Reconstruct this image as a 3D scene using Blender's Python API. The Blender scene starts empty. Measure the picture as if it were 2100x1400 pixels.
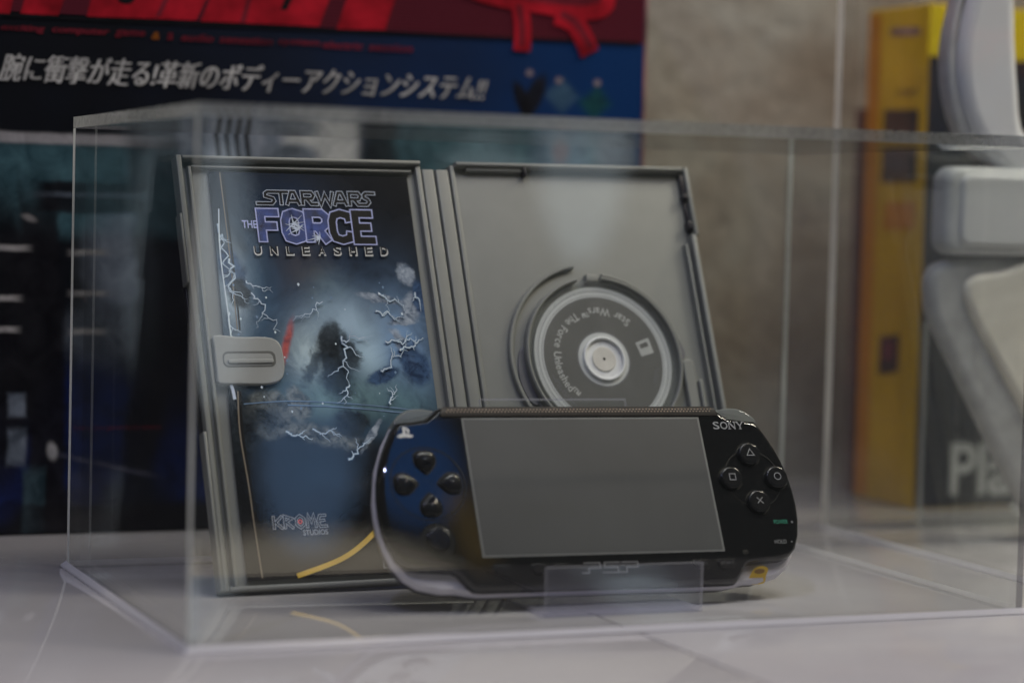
import bpy, bmesh, math, random
from mathutils import Matrix, Vector
random.seed(7)
S = bpy.context.scene
C = S.collection
# ------------------------------------------------------------ camera
cd = bpy.data.cameras.new('camera'); cam = bpy.data.objects.new('camera', cd); C.objects.link(cam)
cam.matrix_world = Matrix([[0.925054, -0.002635, -0.379827, 0.0], [-0.378989, 0.060332, -0.923432, 0.0], [0.025349, 0.998175, 0.054812, 0.142], [0, 0, 0, 1]])
cd.sensor_width = 36; cd.lens = 84.66
cd.clip_start = 0.02; cd.clip_end = 60
cd.dof.use_dof = True; cd.dof.focus_distance = 0.915; cd.dof.aperture_fstop = 4.7; cd.dof.aperture_blades = 0
S.camera = cam
# ------------------------------------------------------------ room light
w = bpy.data.worlds.new('World'); S.world = w; w.use_nodes = True
w.node_tree.nodes['Background'].inputs[0].default_value = (0.95, 1.0, 1.0, 1)
w.node_tree.nodes['Background'].inputs[1].default_value = 0.05
def lamp(name, loc, target, sx, sy, power, col, spread=180):
    l = bpy.data.lights.new(name, 'AREA'); l.shape = 'RECTANGLE'; l.size = sx; l.size_y = sy
    l.energy = power; l.color = col; l.spread = math.radians(spread)
    o = bpy.data.objects.new(name, l); C.objects.link(o); o.location = loc
    o.rotation_euler = (Vector(target)-Vector(loc)).to_track_quat('-Z', 'Y').to_euler()
    return o
def disk(name, loc, target, s, power, col, spread=180):
    o = lamp(name, loc, target, s, s, power, col, spread); o.data.shape = 'DISK'; return o
lamp('ceiling_lamp', (0.64, 0.40, 1.70), (0.50, 0.80, 0.05), 1.0, 0.70, 8.6, (0.955, 0.962, 1.0))
lamp('right_fill_lamp', (1.22, 0.82, 0.95), (0.72, 0.86, 0.02), 0.30, 0.30, 1.7, (1.0, 0.90, 0.76), 70)  # added warm lamp out of view, brightens the right side
for sl, sp, sc in (((0.78, 0.30, 1.62), 1.7, (1.0, 0.88, 0.72)), ((1.16, 0.10, 1.40), 1.9, (1.0, 0.86, 0.68)), ((0.55, 0.42, 1.70), 1.2, (1.0, 0.92, 0.82)),
                   ((1.05, 0.62, 1.30), 1.3, (1.0, 0.85, 0.66)), ((-0.35, 0.15, 1.50), 3.8, (0.60, 0.62, 1.0)), ((-0.10, 0.62, 1.45), 1.3, (0.72, 0.74, 1.0))):
    disk('spot_lamp', sl, (0.38, 0.8, 0.05), 0.035, sp, sc)
lamp('amber_sign', (0.988, -0.415, 1.475), (0.309, 0.789, 0.029), 0.030, 0.10, 0.0065, (1.0, 0.62, 0.12))
lamp('blue_sign', (0.985, -1.64, -0.20), (0.25, 0.73, 0.06), 0.13, 0.26, 0.085, (0.30, 0.55, 1.0)).data.shape = 'ELLIPSE'
lamp('blue_screen', (0.925, -0.370, 1.545), (0.297, 0.800, 0.049), 0.11, 0.155, 0.046, (0.010, 0.27, 1.0)).data.shape = 'ELLIPSE'
lamp('window_light', (1.36, -1.60, 0.22), (0.33, 0.73, 0.15), 0.12, 0.30, 0.11, (0.75, 0.9, 1.0)).data.shape = 'ELLIPSE'
lamp('window_light', (0.868, -1.677, 0.046), (0.2, 0.73, 0.13), 0.08, 0.36, 0.10, (0.75, 0.88, 1.0)).data.shape = 'ELLIPSE'
lamp('lobby_light', (0.98, -1.62, -0.43), (0.25, 0.73, 0.02), 0.52, 0.26, 0.42, (1.0, 0.88, 0.7)).data.shape = 'ELLIPSE'
S.view_settings.view_transform = 'Standard'; S.view_settings.look = 'None'
S.view_settings.exposure = 0.08; S.view_settings.gamma = 1.0; S.view_settings.use_curve_mapping = False
S.render.engine = 'CYCLES'
cy = S.cycles
cy.use_denoising = True
cy.max_bounces = 24; cy.transparent_max_bounces = 48; cy.glossy_bounces = 8; cy.diffuse_bounces = 4; cy.transmission_bounces = 12
cy.caustics_reflective = False; cy.caustics_refractive = False; cy.sample_clamp_indirect = 4.0

# ------------------------------------------------------------ materials
def srgb(r, g, b):
    f = lambda v: (v/255/12.92) if v/255 <= 0.04045 else ((v/255+0.055)/1.055)**2.4
    return (f(r), f(g), f(b), 1)
class NT:
    def __init__(s, name):
        s.m = bpy.data.materials.new(name); s.m.use_nodes = True; s.t = s.m.node_tree
        s.b = s.t.nodes['Principled BSDF']; s.o = s.t.nodes['Material Output']
    def n(s, typ, **k):
        x = s.t.nodes.new(typ)
        for a, v in k.items():
            if a.startswith('i_'): x.inputs[a[2:].replace('_', ' ')].default_value = v
            else: setattr(x, a, v)
        return x
    def l(s, a, b): s.t.links.new(a, b)
    def math(s, op, a, b=None, c=None, clamp=False):
        x = s.n('ShaderNodeMath', operation=op); x.use_clamp = clamp
        for i, v in enumerate((a, b, c)):
            if v is None: continue
            if isinstance(v, (int, float)): x.inputs[i].default_value = v
            else: s.l(v, x.inputs[i])
        return x.outputs[0]
    def mix(s, fac, a, b, mode='MIX'):
        x = s.n('ShaderNodeMix', data_type='RGBA', blend_type=mode)
        for i, v in ((0, fac), (6, a), (7, b)):
            if isinstance(v, (int, float, tuple, list)): x.inputs[i].default_value = v
            else: s.l(v, x.inputs[i])
        return x.outputs[2]
    def coords(s): return s.n('ShaderNodeTexCoord').outputs['Object']
    def noise(s, scale, detail=4, rough=0.55, vec=None, dist=0.0):
        x = s.n('ShaderNodeTexNoise'); x.inputs['Scale'].default_value = scale
        x.inputs['Detail'].default_value = detail; x.inputs['Roughness'].default_value = rough; x.inputs['Distortion'].default_value = dist
        s.l(vec if vec is not None else s.coords(), x.inputs['Vector']); return x.outputs['Fac']
    def ramp(s, fac, stops):
        x = s.n('ShaderNodeValToRGB'); e = x.color_ramp.elements
        while len(e) < len(stops): e.new(0.5)
        for i, (p, c) in enumerate(stops): e[i].position = p; e[i].color = c if len(c) == 4 else (*c, 1)
        s.l(fac, x.inputs[0]); return x.outputs[0]
    def bump(s, h, strength=0.2, dist=0.0005):
        x = s.n('ShaderNodeBump'); x.inputs['Strength'].default_value = strength; x.inputs['Distance'].default_value = dist
        s.l(h, x.inputs['Height']); s.l(x.outputs[0], s.b.inputs['Normal'])
class SoftPrint:
    # soft-edged printed patches with ragged outlines, in the object's own x/y
    def __init__(s, q, X, Y, v, col, wscale=150, tscale=260):
        s.q, s.X, s.Y, s.col = q, X, Y, col
        wn = q.n('ShaderNodeTexNoise'); wn.inputs['Scale'].default_value = wscale; wn.inputs['Detail'].default_value = 5; wn.inputs['Roughness'].default_value = 0.65; q.l(v, wn.inputs['Vector'])
        s.ws = q.n('ShaderNodeSeparateColor'); q.l(wn.outputs['Color'], s.ws.inputs[0]); s.tex = q.noise(tscale, 6, 0.65, v, 0.6)
    def shape(s, c, rx, ry, rot, lo, hi, amt=0.95, warp=5.5, soft=0.55, box=False):
        q = s.q; x, y = c
        wx = q.math('MULTIPLY_ADD', q.math('SUBTRACT', s.ws.outputs[0], 0.5), warp/1000, q.math('SUBTRACT', s.X, x)); wy = q.math('MULTIPLY_ADD', q.math('SUBTRACT', s.ws.outputs[1], 0.5), warp/1000, q.math('SUBTRACT', s.Y, y))
        cr, sr = math.cos(math.radians(rot)), math.sin(math.radians(rot))
        a_ = q.math('MULTIPLY_ADD', wx, cr*1000/rx, q.math('MULTIPLY', wy, sr*1000/rx)); b_ = q.math('MULTIPLY_ADD', wy, cr*1000/ry, q.math('MULTIPLY', wx, -sr*1000/ry))
        if box: d = q.math('MAXIMUM', q.math('ABSOLUTE', a_), q.math('ABSOLUTE', b_))
        else: d = q.math('SQRT', q.math('ADD', q.math('MULTIPLY', a_, a_), q.math('MULTIPLY', b_, b_)))
        f = q.n('ShaderNodeMapRange', interpolation_type='SMOOTHSTEP'); f.inputs[1].default_value = 1+soft*0.5; f.inputs[2].default_value = 1-soft*0.5; f.inputs[3].default_value = 0; f.inputs[4].default_value = amt
        q.l(d, f.inputs[0])
        s.col = q.mix(f.outputs[0], s.col, q.ramp(s.tex, [(0.36, lo), (0.64, hi)]))
def mat(name, col, rough=0.5, metal=0.0, var=0.12, nscale=120, coat=0.0, bump=0.0, spec=0.5, rvar=0.08, trans=0.0):
    q = NT(name); col = col if len(col) == 4 else (*col, 1)
    nz = q.noise(nscale)
    lo = tuple(c*(1-var) for c in col[:3])+(1,); hi = tuple(min(1, c*(1+var)) for c in col[:3])+(1,)
    q.l(q.ramp(nz, [(0.3, lo), (0.7, hi)]), q.b.inputs['Base Color'])
    r = q.n('ShaderNodeMapRange'); r.inputs[3].default_value = max(0.01, rough-rvar*0.5); r.inputs[4].default_value = rough+rvar
    q.l(q.noise(nscale*0.37, 5), r.inputs[0]); q.l(r.outputs[0], q.b.inputs['Roughness'])
    q.b.inputs['Metallic'].default_value = metal; q.b.inputs['Coat Weight'].default_value = coat
    q.b.inputs['Coat Roughness'].default_value = 0.04; q.b.inputs['Specular IOR Level'].default_value = spec
    q.b.inputs['Transmission Weight'].default_value = trans
    if bump: q.bump(q.noise(nscale*3, 3), bump, 0.0003)
    return q.m
def clear(name, tint=(1, 1, 1), gloss=1.0, rough=0.02, haze=0.0, hazecol=(0.8, 0.83, 0.8), smear=0.0, edge=False):
    # thin clear sheet: straight-through transparency, Fresnel reflection on both faces, a trace of dust
    q = NT(name); t = q.t; t.nodes.remove(q.b)
    g = q.n('ShaderNodeNewGeometry')
    ior = q.n('ShaderNodeMapRange'); ior.inputs[3].default_value = 1.49; ior.inputs[4].default_value = 1/1.49
    q.l(g.outputs['Backfacing'], ior.inputs[0])
    fr = q.n('ShaderNodeFresnel'); q.l(ior.outputs[0], fr.inputs['IOR'])
    tr = q.n('ShaderNodeBsdfTransparent'); tr.inputs[0].default_value = (*tint, 1)
    gl = q.n('ShaderNodeBsdfGlossy'); gl.inputs['Roughness'].default_value = rough
    m1 = q.n('ShaderNodeMixShader')
    q.l(q.math('MULTIPLY', fr.outputs[0], gloss), m1.inputs[0]); q.l(tr.outputs[0], m1.inputs[1]); q.l(gl.outputs[0], m1.inputs[2])
    out = m1.outputs[0]
    if haze or smear:
        df = q.n('ShaderNodeBsdfDiffuse'); df.inputs[0].default_value = (*hazecol, 1)
        tl = q.n('ShaderNodeBsdfTranslucent'); tl.inputs[0].default_value = (*hazecol, 1)
        ad = q.n('ShaderNodeMixShader'); ad.inputs[0].default_value = 0.5; q.l(df.outputs[0], ad.inputs[1]); q.l(tl.outputs[0], ad.inputs[2])
        m2 = q.n('ShaderNodeMixShader'); q.l(out, m2.inputs[1]); q.l(ad.outputs[0], m2.inputs[2])
        nz = q.noise(18, 6, 0.65)
        sp = q.noise(900, 1, 0.5)
        f = q.math('ADD', haze, q.math('MULTIPLY', q.math('MULTIPLY', nz, q.math('GREATER_THAN', sp, 0.72)), smear))
        if edge:   # uneven light-guide glow put into the haze, plus fine saw marks
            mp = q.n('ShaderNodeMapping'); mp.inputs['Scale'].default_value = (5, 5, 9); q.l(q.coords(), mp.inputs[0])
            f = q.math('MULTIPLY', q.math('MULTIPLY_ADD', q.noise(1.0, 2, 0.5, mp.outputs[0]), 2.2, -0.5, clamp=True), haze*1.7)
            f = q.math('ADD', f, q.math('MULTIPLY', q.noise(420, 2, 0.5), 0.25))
        q.l(f, m2.inputs[0]); out = m2.outputs[0]
    q.l(out, q.o.inputs[0]); return q.m

M = {}
M['acrylic'] = clear('clear_acrylic', (0.985, 0.992, 0.988), 1.0, 0.008, 0.0015, (0.8, 0.83, 0.82), 0.06)
M['acrylic_edge'] = clear('guided_light_edge', (0.93, 0.96, 0.95), 1.0, 0.10, 0.30, (0.92, 0.95, 0.90), edge=True)
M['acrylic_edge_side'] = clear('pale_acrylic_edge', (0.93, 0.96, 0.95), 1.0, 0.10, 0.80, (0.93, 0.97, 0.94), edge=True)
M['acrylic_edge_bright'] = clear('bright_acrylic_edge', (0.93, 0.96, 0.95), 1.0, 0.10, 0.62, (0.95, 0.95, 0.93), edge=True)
M['stand_sheet'] = clear('lilac_sheen_acrylic', (0.97, 0.97, 1.0), 1.0, 0.03, 0.055, (0.72, 0.74, 0.92))  # lilac haze paints the table's reflection into the front lip
M['stand_edge'] = clear('stand_cut_edge', (0.9, 0.9, 0.95), 1.0, 0.08, 0.24, (0.8, 0.8, 0.9))
M['acrylic_end'] = clear('dark_acrylic_end', (0.45, 0.45, 0.48), 1.0, 0.06, 0.05, (0.8, 0.83, 0.8))
M['base_glow'] = clear('base_edge_glow', (0.95, 0.96, 0.97), 1.0, 0.2, 0.72, (0.95, 0.94, 0.97))
M['clear_plastic'] = clear('clear_plastic', (0.95, 0.96, 0.95), 1.5, 0.05, 0.10, (0.85, 0.87, 0.85))
M['smoke_plastic'] = clear('smoky_clear_plastic', (0.6, 0.62, 0.6), 1.4, 0.08, 0.42, (0.50, 0.52, 0.50))
M['case'] = mat('grey_case_plastic', (0.240, 0.245, 0.226), 0.42, var=0.05, nscale=60, bump=0.12)
M['clip_plastic'] = mat('paler_grey_plastic', (0.33, 0.335, 0.315), 0.35, var=0.05, nscale=60, bump=0.1)
M['groove_shadow'] = mat('groove_shadow_grey', (0.10, 0.10, 0.092), 0.5)
M['black'] = mat('piano_black', (0.006, 0.006, 0.0065), 0.035, var=0.1, rvar=0.02, coat=0.15)
M['button'] = mat('black_button_plastic', (0.010, 0.010, 0.011), 0.13, rvar=0.05, spec=0.4)
M['recess'] = mat('black_recess', (0.003, 0.003, 0.003), 0.25)
M['rubber'] = mat('matt_black_plastic', (0.020, 0.014, 0.010), 0.5, bump=0.2)
M['silver'] = mat('silver_trim', (0.64, 0.62, 0.68), 0.32, metal=0.1, var=0.05)
M['backshell'] = mat('black_back_shell', (0.02, 0.017, 0.024), 0.3)
M['screen'] = mat('grey_display_glass', (0.038, 0.041, 0.045), 0.36, var=0.14, nscale=28, rvar=0.14, spec=0.6)
M['screenedge'] = mat('display_edge', (0.17, 0.175, 0.17), 0.3)
M['print_grey'] = mat('light_grey_print', (0.30, 0.30, 0.31), 0.4)
M['print_mid'] = mat('mid_grey_print', (0.16, 0.16, 0.17), 0.4)
M['print_dim'] = mat('dim_grey_print', (0.05, 0.05, 0.055), 0.4)
M['print_green'] = mat('green_print', (0.015, 0.30, 0.19), 0.4)
M['yellow_sticker'] = mat('yellow_sticker', (0.78, 0.50, 0.02), 0.4, var=0.06)
M['sticker_ink'] = mat('brown_sticker_ink', (0.30, 0.15, 0.01), 0.5)
M['lilac'] = mat('lilac_print', (0.44, 0.48, 0.80), 0.35)
M['star_line'] = mat('pale_blue_outline_print', (0.52, 0.58, 0.70), 0.35)
M['dark_print'] = mat('dark_print', (0.007, 0.007, 0.008), 0.3, spec=0.25)
M['force_blue'] = mat('blue_letter_print', (0.026, 0.05, 0.20), 0.35, var=0.8, nscale=160)
M['spark'] = mat('white_spark_print', (0.62, 0.70, 0.85), 0.35, var=0.2)
M['bolt'] = mat('pale_lightning_print', (0.72, 0.82, 0.95), 0.35, var=0.2)
M['bolt_dim'] = mat('dim_lightning_print', (0.16, 0.26, 0.40), 0.35, var=0.25)
M['gold'] = mat('yellow_arc_print', (0.74, 0.48, 0.07), 0.35, var=0.1)
M['ember'] = mat('red_ember_print', (0.75, 0.10, 0.06), 0.35, var=0.3)
M['white_print'] = mat('white_print', (0.62, 0.62, 0.60), 0.4)
M['disc_ring'] = mat('white_disc_ring', (0.80, 0.81, 0.80), 0.2, var=0.05)
M['disc_label'] = mat('dark_grey_disc_label', (0.15, 0.145, 0.135), 0.22, var=0.12, nscale=40)
M['disc_hub'] = mat('cream_disc_hub', (0.66, 0.64, 0.58), 0.4)

def table_material():
    q = NT('white_laminate')
    v = q.coords()
    q.l(q.ramp(q.noise(6, 6, 0.6, v), [(0.35, (0.43, 0.415, 0.425)), (0.65, (0.50, 0.485, 0.49))]), q.b.inputs['Base Color'])
    r = q.n('ShaderNodeMapRange'); r.inputs[3].default_value = 0.015; r.inputs[4].default_value = 0.055
    q.l(q.noise(14, 6, 0.6, v), r.inputs[0]); q.l(r.outputs[0], q.b.inputs['Roughness'])
    q.b.inputs['IOR'].default_value = 1.5
    q.bump(q.noise(35, 3, 0.5, v), 0.012, 0.002)
    return q.m
M['table'] = table_material()
def wall_material():
    q = NT('mottled_stone_wall'); v = q.coords()
    a = q.ramp(q.noise(11, 7, 0.62, v, 0.4), [(0.30, (0.16, 0.125, 0.088)), (0.50, (0.25, 0.22, 0.175)), (0.72, (0.33, 0.325, 0.28))])
    b = q.ramp(q.noise(160, 4, 0.7, v), [(0.3, (0.78, 0.78, 0.78)), (0.7, (1.1, 1.1, 1.1))])
    q.l(q.mix(1.0, a, b, 'MULTIPLY'), q.b.inputs['Base Color']); q.b.inputs['Roughness'].default_value = 0.85
    q.bump(q.noise(90, 6, 0.6, v), 0.5, 0.003)
    return q.m
M['wall'] = wall_material()

# ------------------------------------------------------------ mesh helpers
def tag(o, label=None, cat=None, group=None, kind=None):
    if label: o['label'] = label
    if cat: o['category'] = cat
    if group: o['group'] = group
    if kind: o['kind'] = kind
    return o
def empty(name, matrix, label, cat, group=None):
    o = bpy.data.objects.new(name, None); C.objects.link(o); o.matrix_world = matrix; o.empty_display_size = 0.02
    return tag(o, label, cat, group)
class MB:
    def __init__(s): s.v = []; s.f = []; s.mi = []; s.mats = []
    def slot(s, m):
        if m not in s.mats: s.mats.append(m)
        return s.mats.index(m)
    def add(s, vs, fs, m):
        b = len(s.v); k = s.slot(m)
        s.v += [tuple(p) for p in vs]
        for f in fs: s.f.append(tuple(b+i for i in f)); s.mi.append(k)
    def poly(s, pts, z, m):          # flat polygon in local xy
        if area(pts) < 0: pts = pts[::-1]
        s.add([(x, y, z) for x, y in pts], [tuple(range(len(pts)))], m)
    def loft(s, rings, m, cap0=True, cap1=True, caps=None):   # rings: lists of 3d points, same count
        n = len(rings[0]); vs = [p for r in rings for p in r]; fs = []
        for i in range(len(rings)-1):
            for j in range(n):
                a, b = i*n+j, i*n+(j+1) % n
                fs.append((a, b, b+n, a+n))
        s.add(vs, fs, m)
        cm = caps or m
        if cap0: s.add(rings[0], [tuple(range(n-1, -1, -1))], cm)
        if cap1: s.add(rings[-1], [tuple(range(n))], cm)
    def slab(s, pts, z0, z1, m, bev=0.0, steps=3):
        if area(pts) < 0: pts = pts[::-1]
        lv = [(0, z0)]
        if bev:
            lv = [(bev, z0)] + [(bev*(1-math.sin(a)), z0+bev*(1-math.cos(a))) for a in [math.pi/2*k/steps for k in range(1, steps+1)]]
            lv += [(bev*(1-math.cos(a)), z1-bev*(1-math.sin(a))) for a in [math.pi/2*k/steps for k in range(0, steps+1)]]
        else: lv = [(0, z0), (0, z1)]
        s.loft([[(x, y, z) for x, y in inset(pts, i)] for i, z in lv], m)
    def box(s, x0, x1, y0, y1, z0, z1, m, bev=0.0):
        s.slab([(x0, y0), (x1, y0), (x1, y1), (x0, y1)], z0, z1, m, bev)
    def ribbon(s, pts, wd, z, m, closed=False, taper=False):
        n = len(pts)
        L = []; R = []
        for i in range(n):
            p = Vector(pts[i])
            a = Vector(pts[(i-1) % n]) if (closed or i > 0) else None
            b = Vector(pts[(i+1) % n]) if (closed or i < n-1) else None
            d1 = (p-a).normalized() if a is not None else (b-p).normalized()
            d2 = (b-p).normalized() if b is not None else d1
            n1 = Vector((-d1.y, d1.x)); n2 = Vector((-d2.y, d2.x)); nn = n1+n2
            if nn.length < 1e-6: nn = n1
            nn.normalize(); k = 1/max(0.45, nn.dot(n1))
            ww = wd*0.5*k*((1-0.8*i/(n-1)) if taper else 1)
            L.append(p+nn*ww); R.append(p-nn*ww)
        vs = [(q.x, q.y, z) for q in L]+[(q.x, q.y, z) for q in R]
        fs = [(i, n+i, n+(i+1) % n, (i+1) % n) for i in range(n if closed else n-1)]
        s.add(vs, fs, m)
    def ring(s, c, r0, r1, z, m, a0=0, a1=360, n=72):
        full = abs(a1-a0) >= 360; k = n if full else n+1
        A = [math.radians(a0+(a1-a0)*i/n) for i in range(k)]
        vs = [(c[0]+r0*math.cos(a), c[1]+r0*math.sin(a), z) for a in A]+[(c[0]+r1*math.cos(a), c[1]+r1*math.sin(a), z) for a in A]
        fs = [(i, k+i, k+(i+1) % k, (i+1) % k) for i in range(k if full else k-1)]
        s.add(vs, fs, m)
    def tube_ring(s, c, r0, r1, z0, z1, m, a0=0, a1=360, n=72, bev=0.0):   # raised ring wall
        full = abs(a1-a0) >= 360; k = n if full else n+1
        A = [math.radians(a0+(a1-a0)*i/n) for i in range(k)]
        prof = [(r0, z0), (r1, z0), (r1, z1-bev), (r1-bev, z1), (r0+bev, z1), (r0, z1-bev)] if bev else [(r0, z0), (r1, z0), (r1, z1), (r0, z1)]
        P = len(prof)
        vs = [(c[0]+r*math.cos(a), c[1]+r*math.sin(a), z) for a in A for r, z in prof]
        fs = [(i*P+j, i*P+(j+1) % P, ((i+1) % k)*P+(j+1) % P, ((i+1) % k)*P+j) for i in range(k if full else k-1) for j in range(P)]
        if not full: fs += [tuple(range(P)), tuple((k-1)*P+j for j in range(P-1, -1, -1))]
        s.add(vs, fs, m)
    def dome(s, c, rx, ry, z0, h, m, n=32, rot=0, flat=0.0, side=None):
        rings = []
        sd = side if side is not None else 0.0
        if sd: rings.append((1, z0)); z0 = z0+sd
        for k in range(0, 7):
            a = math.pi/2*k/7
            rings.append((flat+(1-flat)*math.cos(a), z0+h*math.sin(a)))
        cr, sr = math.cos(rot), math.sin(rot)
        R = []
        for f, z in rings:
            R.append([(c[0]+f*(rx*math.cos(t)*cr-ry*math.sin(t)*sr), c[1]+f*(rx*math.cos(t)*sr+ry*math.sin(t)*cr), z) for t in [2*math.pi*i/n for i in range(n)]])
        s.loft(R, m)
    def blob(s, pts, z, m, wob=0.0, n=3):   # smooth closed outline through points
        s.poly(smooth(pts, n), z, m)
    def text(s, body, x0, y0, x1, y1, z, m, bold=0.0, shear=0.0, spacing=1.0, keep=False, place=None):
        vs, fs = glyphs(body, bold, shear, spacing)
        if not vs: return
        xs = [v[0] for v in vs]; ys = [v[1] for v in vs]
        a, b, c_, d = min(xs), max(xs), min(ys), max(ys)
        sx = (x1-x0)/(b-a); sy = (y1-y0)/(d-c_) if y1 is not None else sx
        P = [(x0+(v[0]-a)*sx, y0+(v[1]-c_)*sy, z) for v in vs]
        if place: P = [(*place(p[0], p[1]), z) for p in P]
        s.add(P, fs, m)
    def build(s, name, parent=None, label=None, angle=35):
        me = bpy.data.meshes.new(name); me.from_pydata(s.v, [], s.f); 
        for m in s.mats: me.materials.append(M[m] if isinstance(m, str) else m)
        for p, k in zip(me.polygons, s.mi): p.material_index = k
        me.update()
        bm = bmesh.new(); bm.from_mesh(me); bmesh.ops.remove_doubles(bm, verts=bm.verts, dist=2e-6)
        bm.to_mesh(me); bm.free()
        me.set_sharp_from_angle(angle=math.radians(angle))
        for p in me.polygons:      # big flat caps stay flat
            if len(p.vertices) > 8: p.use_smooth = False
        o = bpy.data.objects.new(name, me); C.objects.link(o)
        if parent is not None: o.parent = parent
        if label: o['label'] = label
        return o
def area(p): return 0.5*sum(p[i][0]*p[(i+1) % len(p)][1]-p[(i+1) % len(p)][0]*p[i][1] for i in range(len(p)))
def inset(p, d):
    if not d: return list(p)
    n = len(p); out = []
    for i in range(n):
        a, b, c_ = Vector(p[i-1]), Vector(p[i]), Vector(p[(i+1) % n])
        d1 = (b-a).normalized(); d2 = (c_-b).normalized()
        n1 = Vector((-d1.y, d1.x)); n2 = Vector((-d2.y, d2.x)); nn = (n1+n2)
        if nn.length < 1e-6: nn = n1.copy()
        nn.normalize(); k = d/max(0.5, nn.dot(n1))
        q = b+nn*k; out.append((q.x, q.y))
    return out
def smooth(p, n=3):       # closed Catmull-Rom
    out = []; N = len(p)
    for i in range(N):
        a, b, c_, d = [Vector(p[(i+k) % N]) for k in (-1, 0, 1, 2)]
        for j in range(n):
            t = j/n
            q = 0.5*((2*b)+(c_-a)*t+(2*a-5*b+4*c_-d)*t*t+(3*b-a-3*c_+d)*t**3)
            out.append((q.x, q.y))
    return out
def smooth_open(p, n=4):
    out = []; N = len(p)
    for i in range(N-1):
        a, b, c_, d = Vector(p[max(0, i-1)]), Vector(p[i]), Vector(p[i+1]), Vector(p[min(N-1, i+2)])
        for j in range(n):
            t = j/n
            q = 0.5*((2*b)+(c_-a)*t+(2*a-5*b+4*c_-d)*t*t+(3*b-a-3*c_+d)*t**3)
            out.append((q.x, q.y))
    return out+[tuple(p[-1])]
def rrect(x0, x1, y0, y1, r, n=6):
    out = []
    for cx, cy_, a0 in ((x1-r, y0+r, -90), (x1-r, y1-r, 0), (x0+r, y1-r, 90), (x0+r, y0+r, 180)):
        for i in range(n+1):
            a = math.radians(a0+90*i/n); out.append((cx+r*math.cos(a), cy_+r*math.sin(a)))
    return out
_gc = {}
def glyphs(body, bold=0.0, shear=0.0, spacing=1.0):
    key = (body, bold, shear, spacing)
    if key in _gc: return _gc[key]
    cu = bpy.data.curves.new('lettering', 'FONT'); cu.body = body; cu.offset = bold; cu.shear = shear; cu.space_character = spacing
    cu.resolution_u = 4; cu.fill_mode = 'FRONT' if False else cu.fill_mode
    o = bpy.data.objects.new('lettering', cu); C.objects.link(o)
    bpy.context.view_layer.update()
    me = bpy.data.meshes.new_from_object(o.evaluated_get(bpy.context.evaluated_depsgraph_get()))
    r = ([tuple(v.co[:2]) for v in me.vertices], [tuple(p.vertices) for p in me.polygons])
    # faces up
    fs = []
    for f in r[1]:
        fs.append(f if area([r[0][i] for i in f]) > 0 else f[::-1])
    r = (r[0], fs)
    bpy.data.objects.remove(o); bpy.data.meshes.remove(me); bpy.data.curves.remove(cu)
    _gc[key] = r; return r
I4 = Matrix.Identity(4)
# upright faces: local x -> world x, local y -> world z, local z -> towards the viewer (-y)
def upright(x, y, z): return Matrix(((1, 0, 0, x), (0, 0, -1, y), (0, 1, 0, z), (0, 0, 0, 1)))
def sideways(x, y, z):   # face looking to -x: local x -> -y ... local y -> z, local z -> -x
    return Matrix(((0, 0, -1, x), (-1, 0, 0, y), (0, 1, 0, z), (0, 0, 0, 1)))

# ------------------------------------------------------------ setting: table and wall
sx = 0.3505
b = MB()
for a0, a1 in ((-1.4, sx-0.00035), (sx+0.00035, 2.6)):
    b.slab([(a0, 0.585), (a1, 0.585), (a1, 1.14), (a0, 1.14)], -0.03, 0.0, 'table', 0.0006, 2)
M['seam'] = mat('dark_seam', (0.10, 0.07, 0.055), 0.8)
b.box(sx-0.004, sx+0.004, 0.59, 1.139, -0.029, -0.0007, 'seam')
tag(b.build('table_top'), 'white glossy laminate table top with a thin dark seam', 'table', kind='structure')
b = MB(); b.box(-1.6, 2.8, 1.14, 1.20, -0.8, 1.6, 'wall')
tag(b.build('wall'), 'mottled grey brown stone wall behind the display', 'wall', kind='structure')

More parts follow.
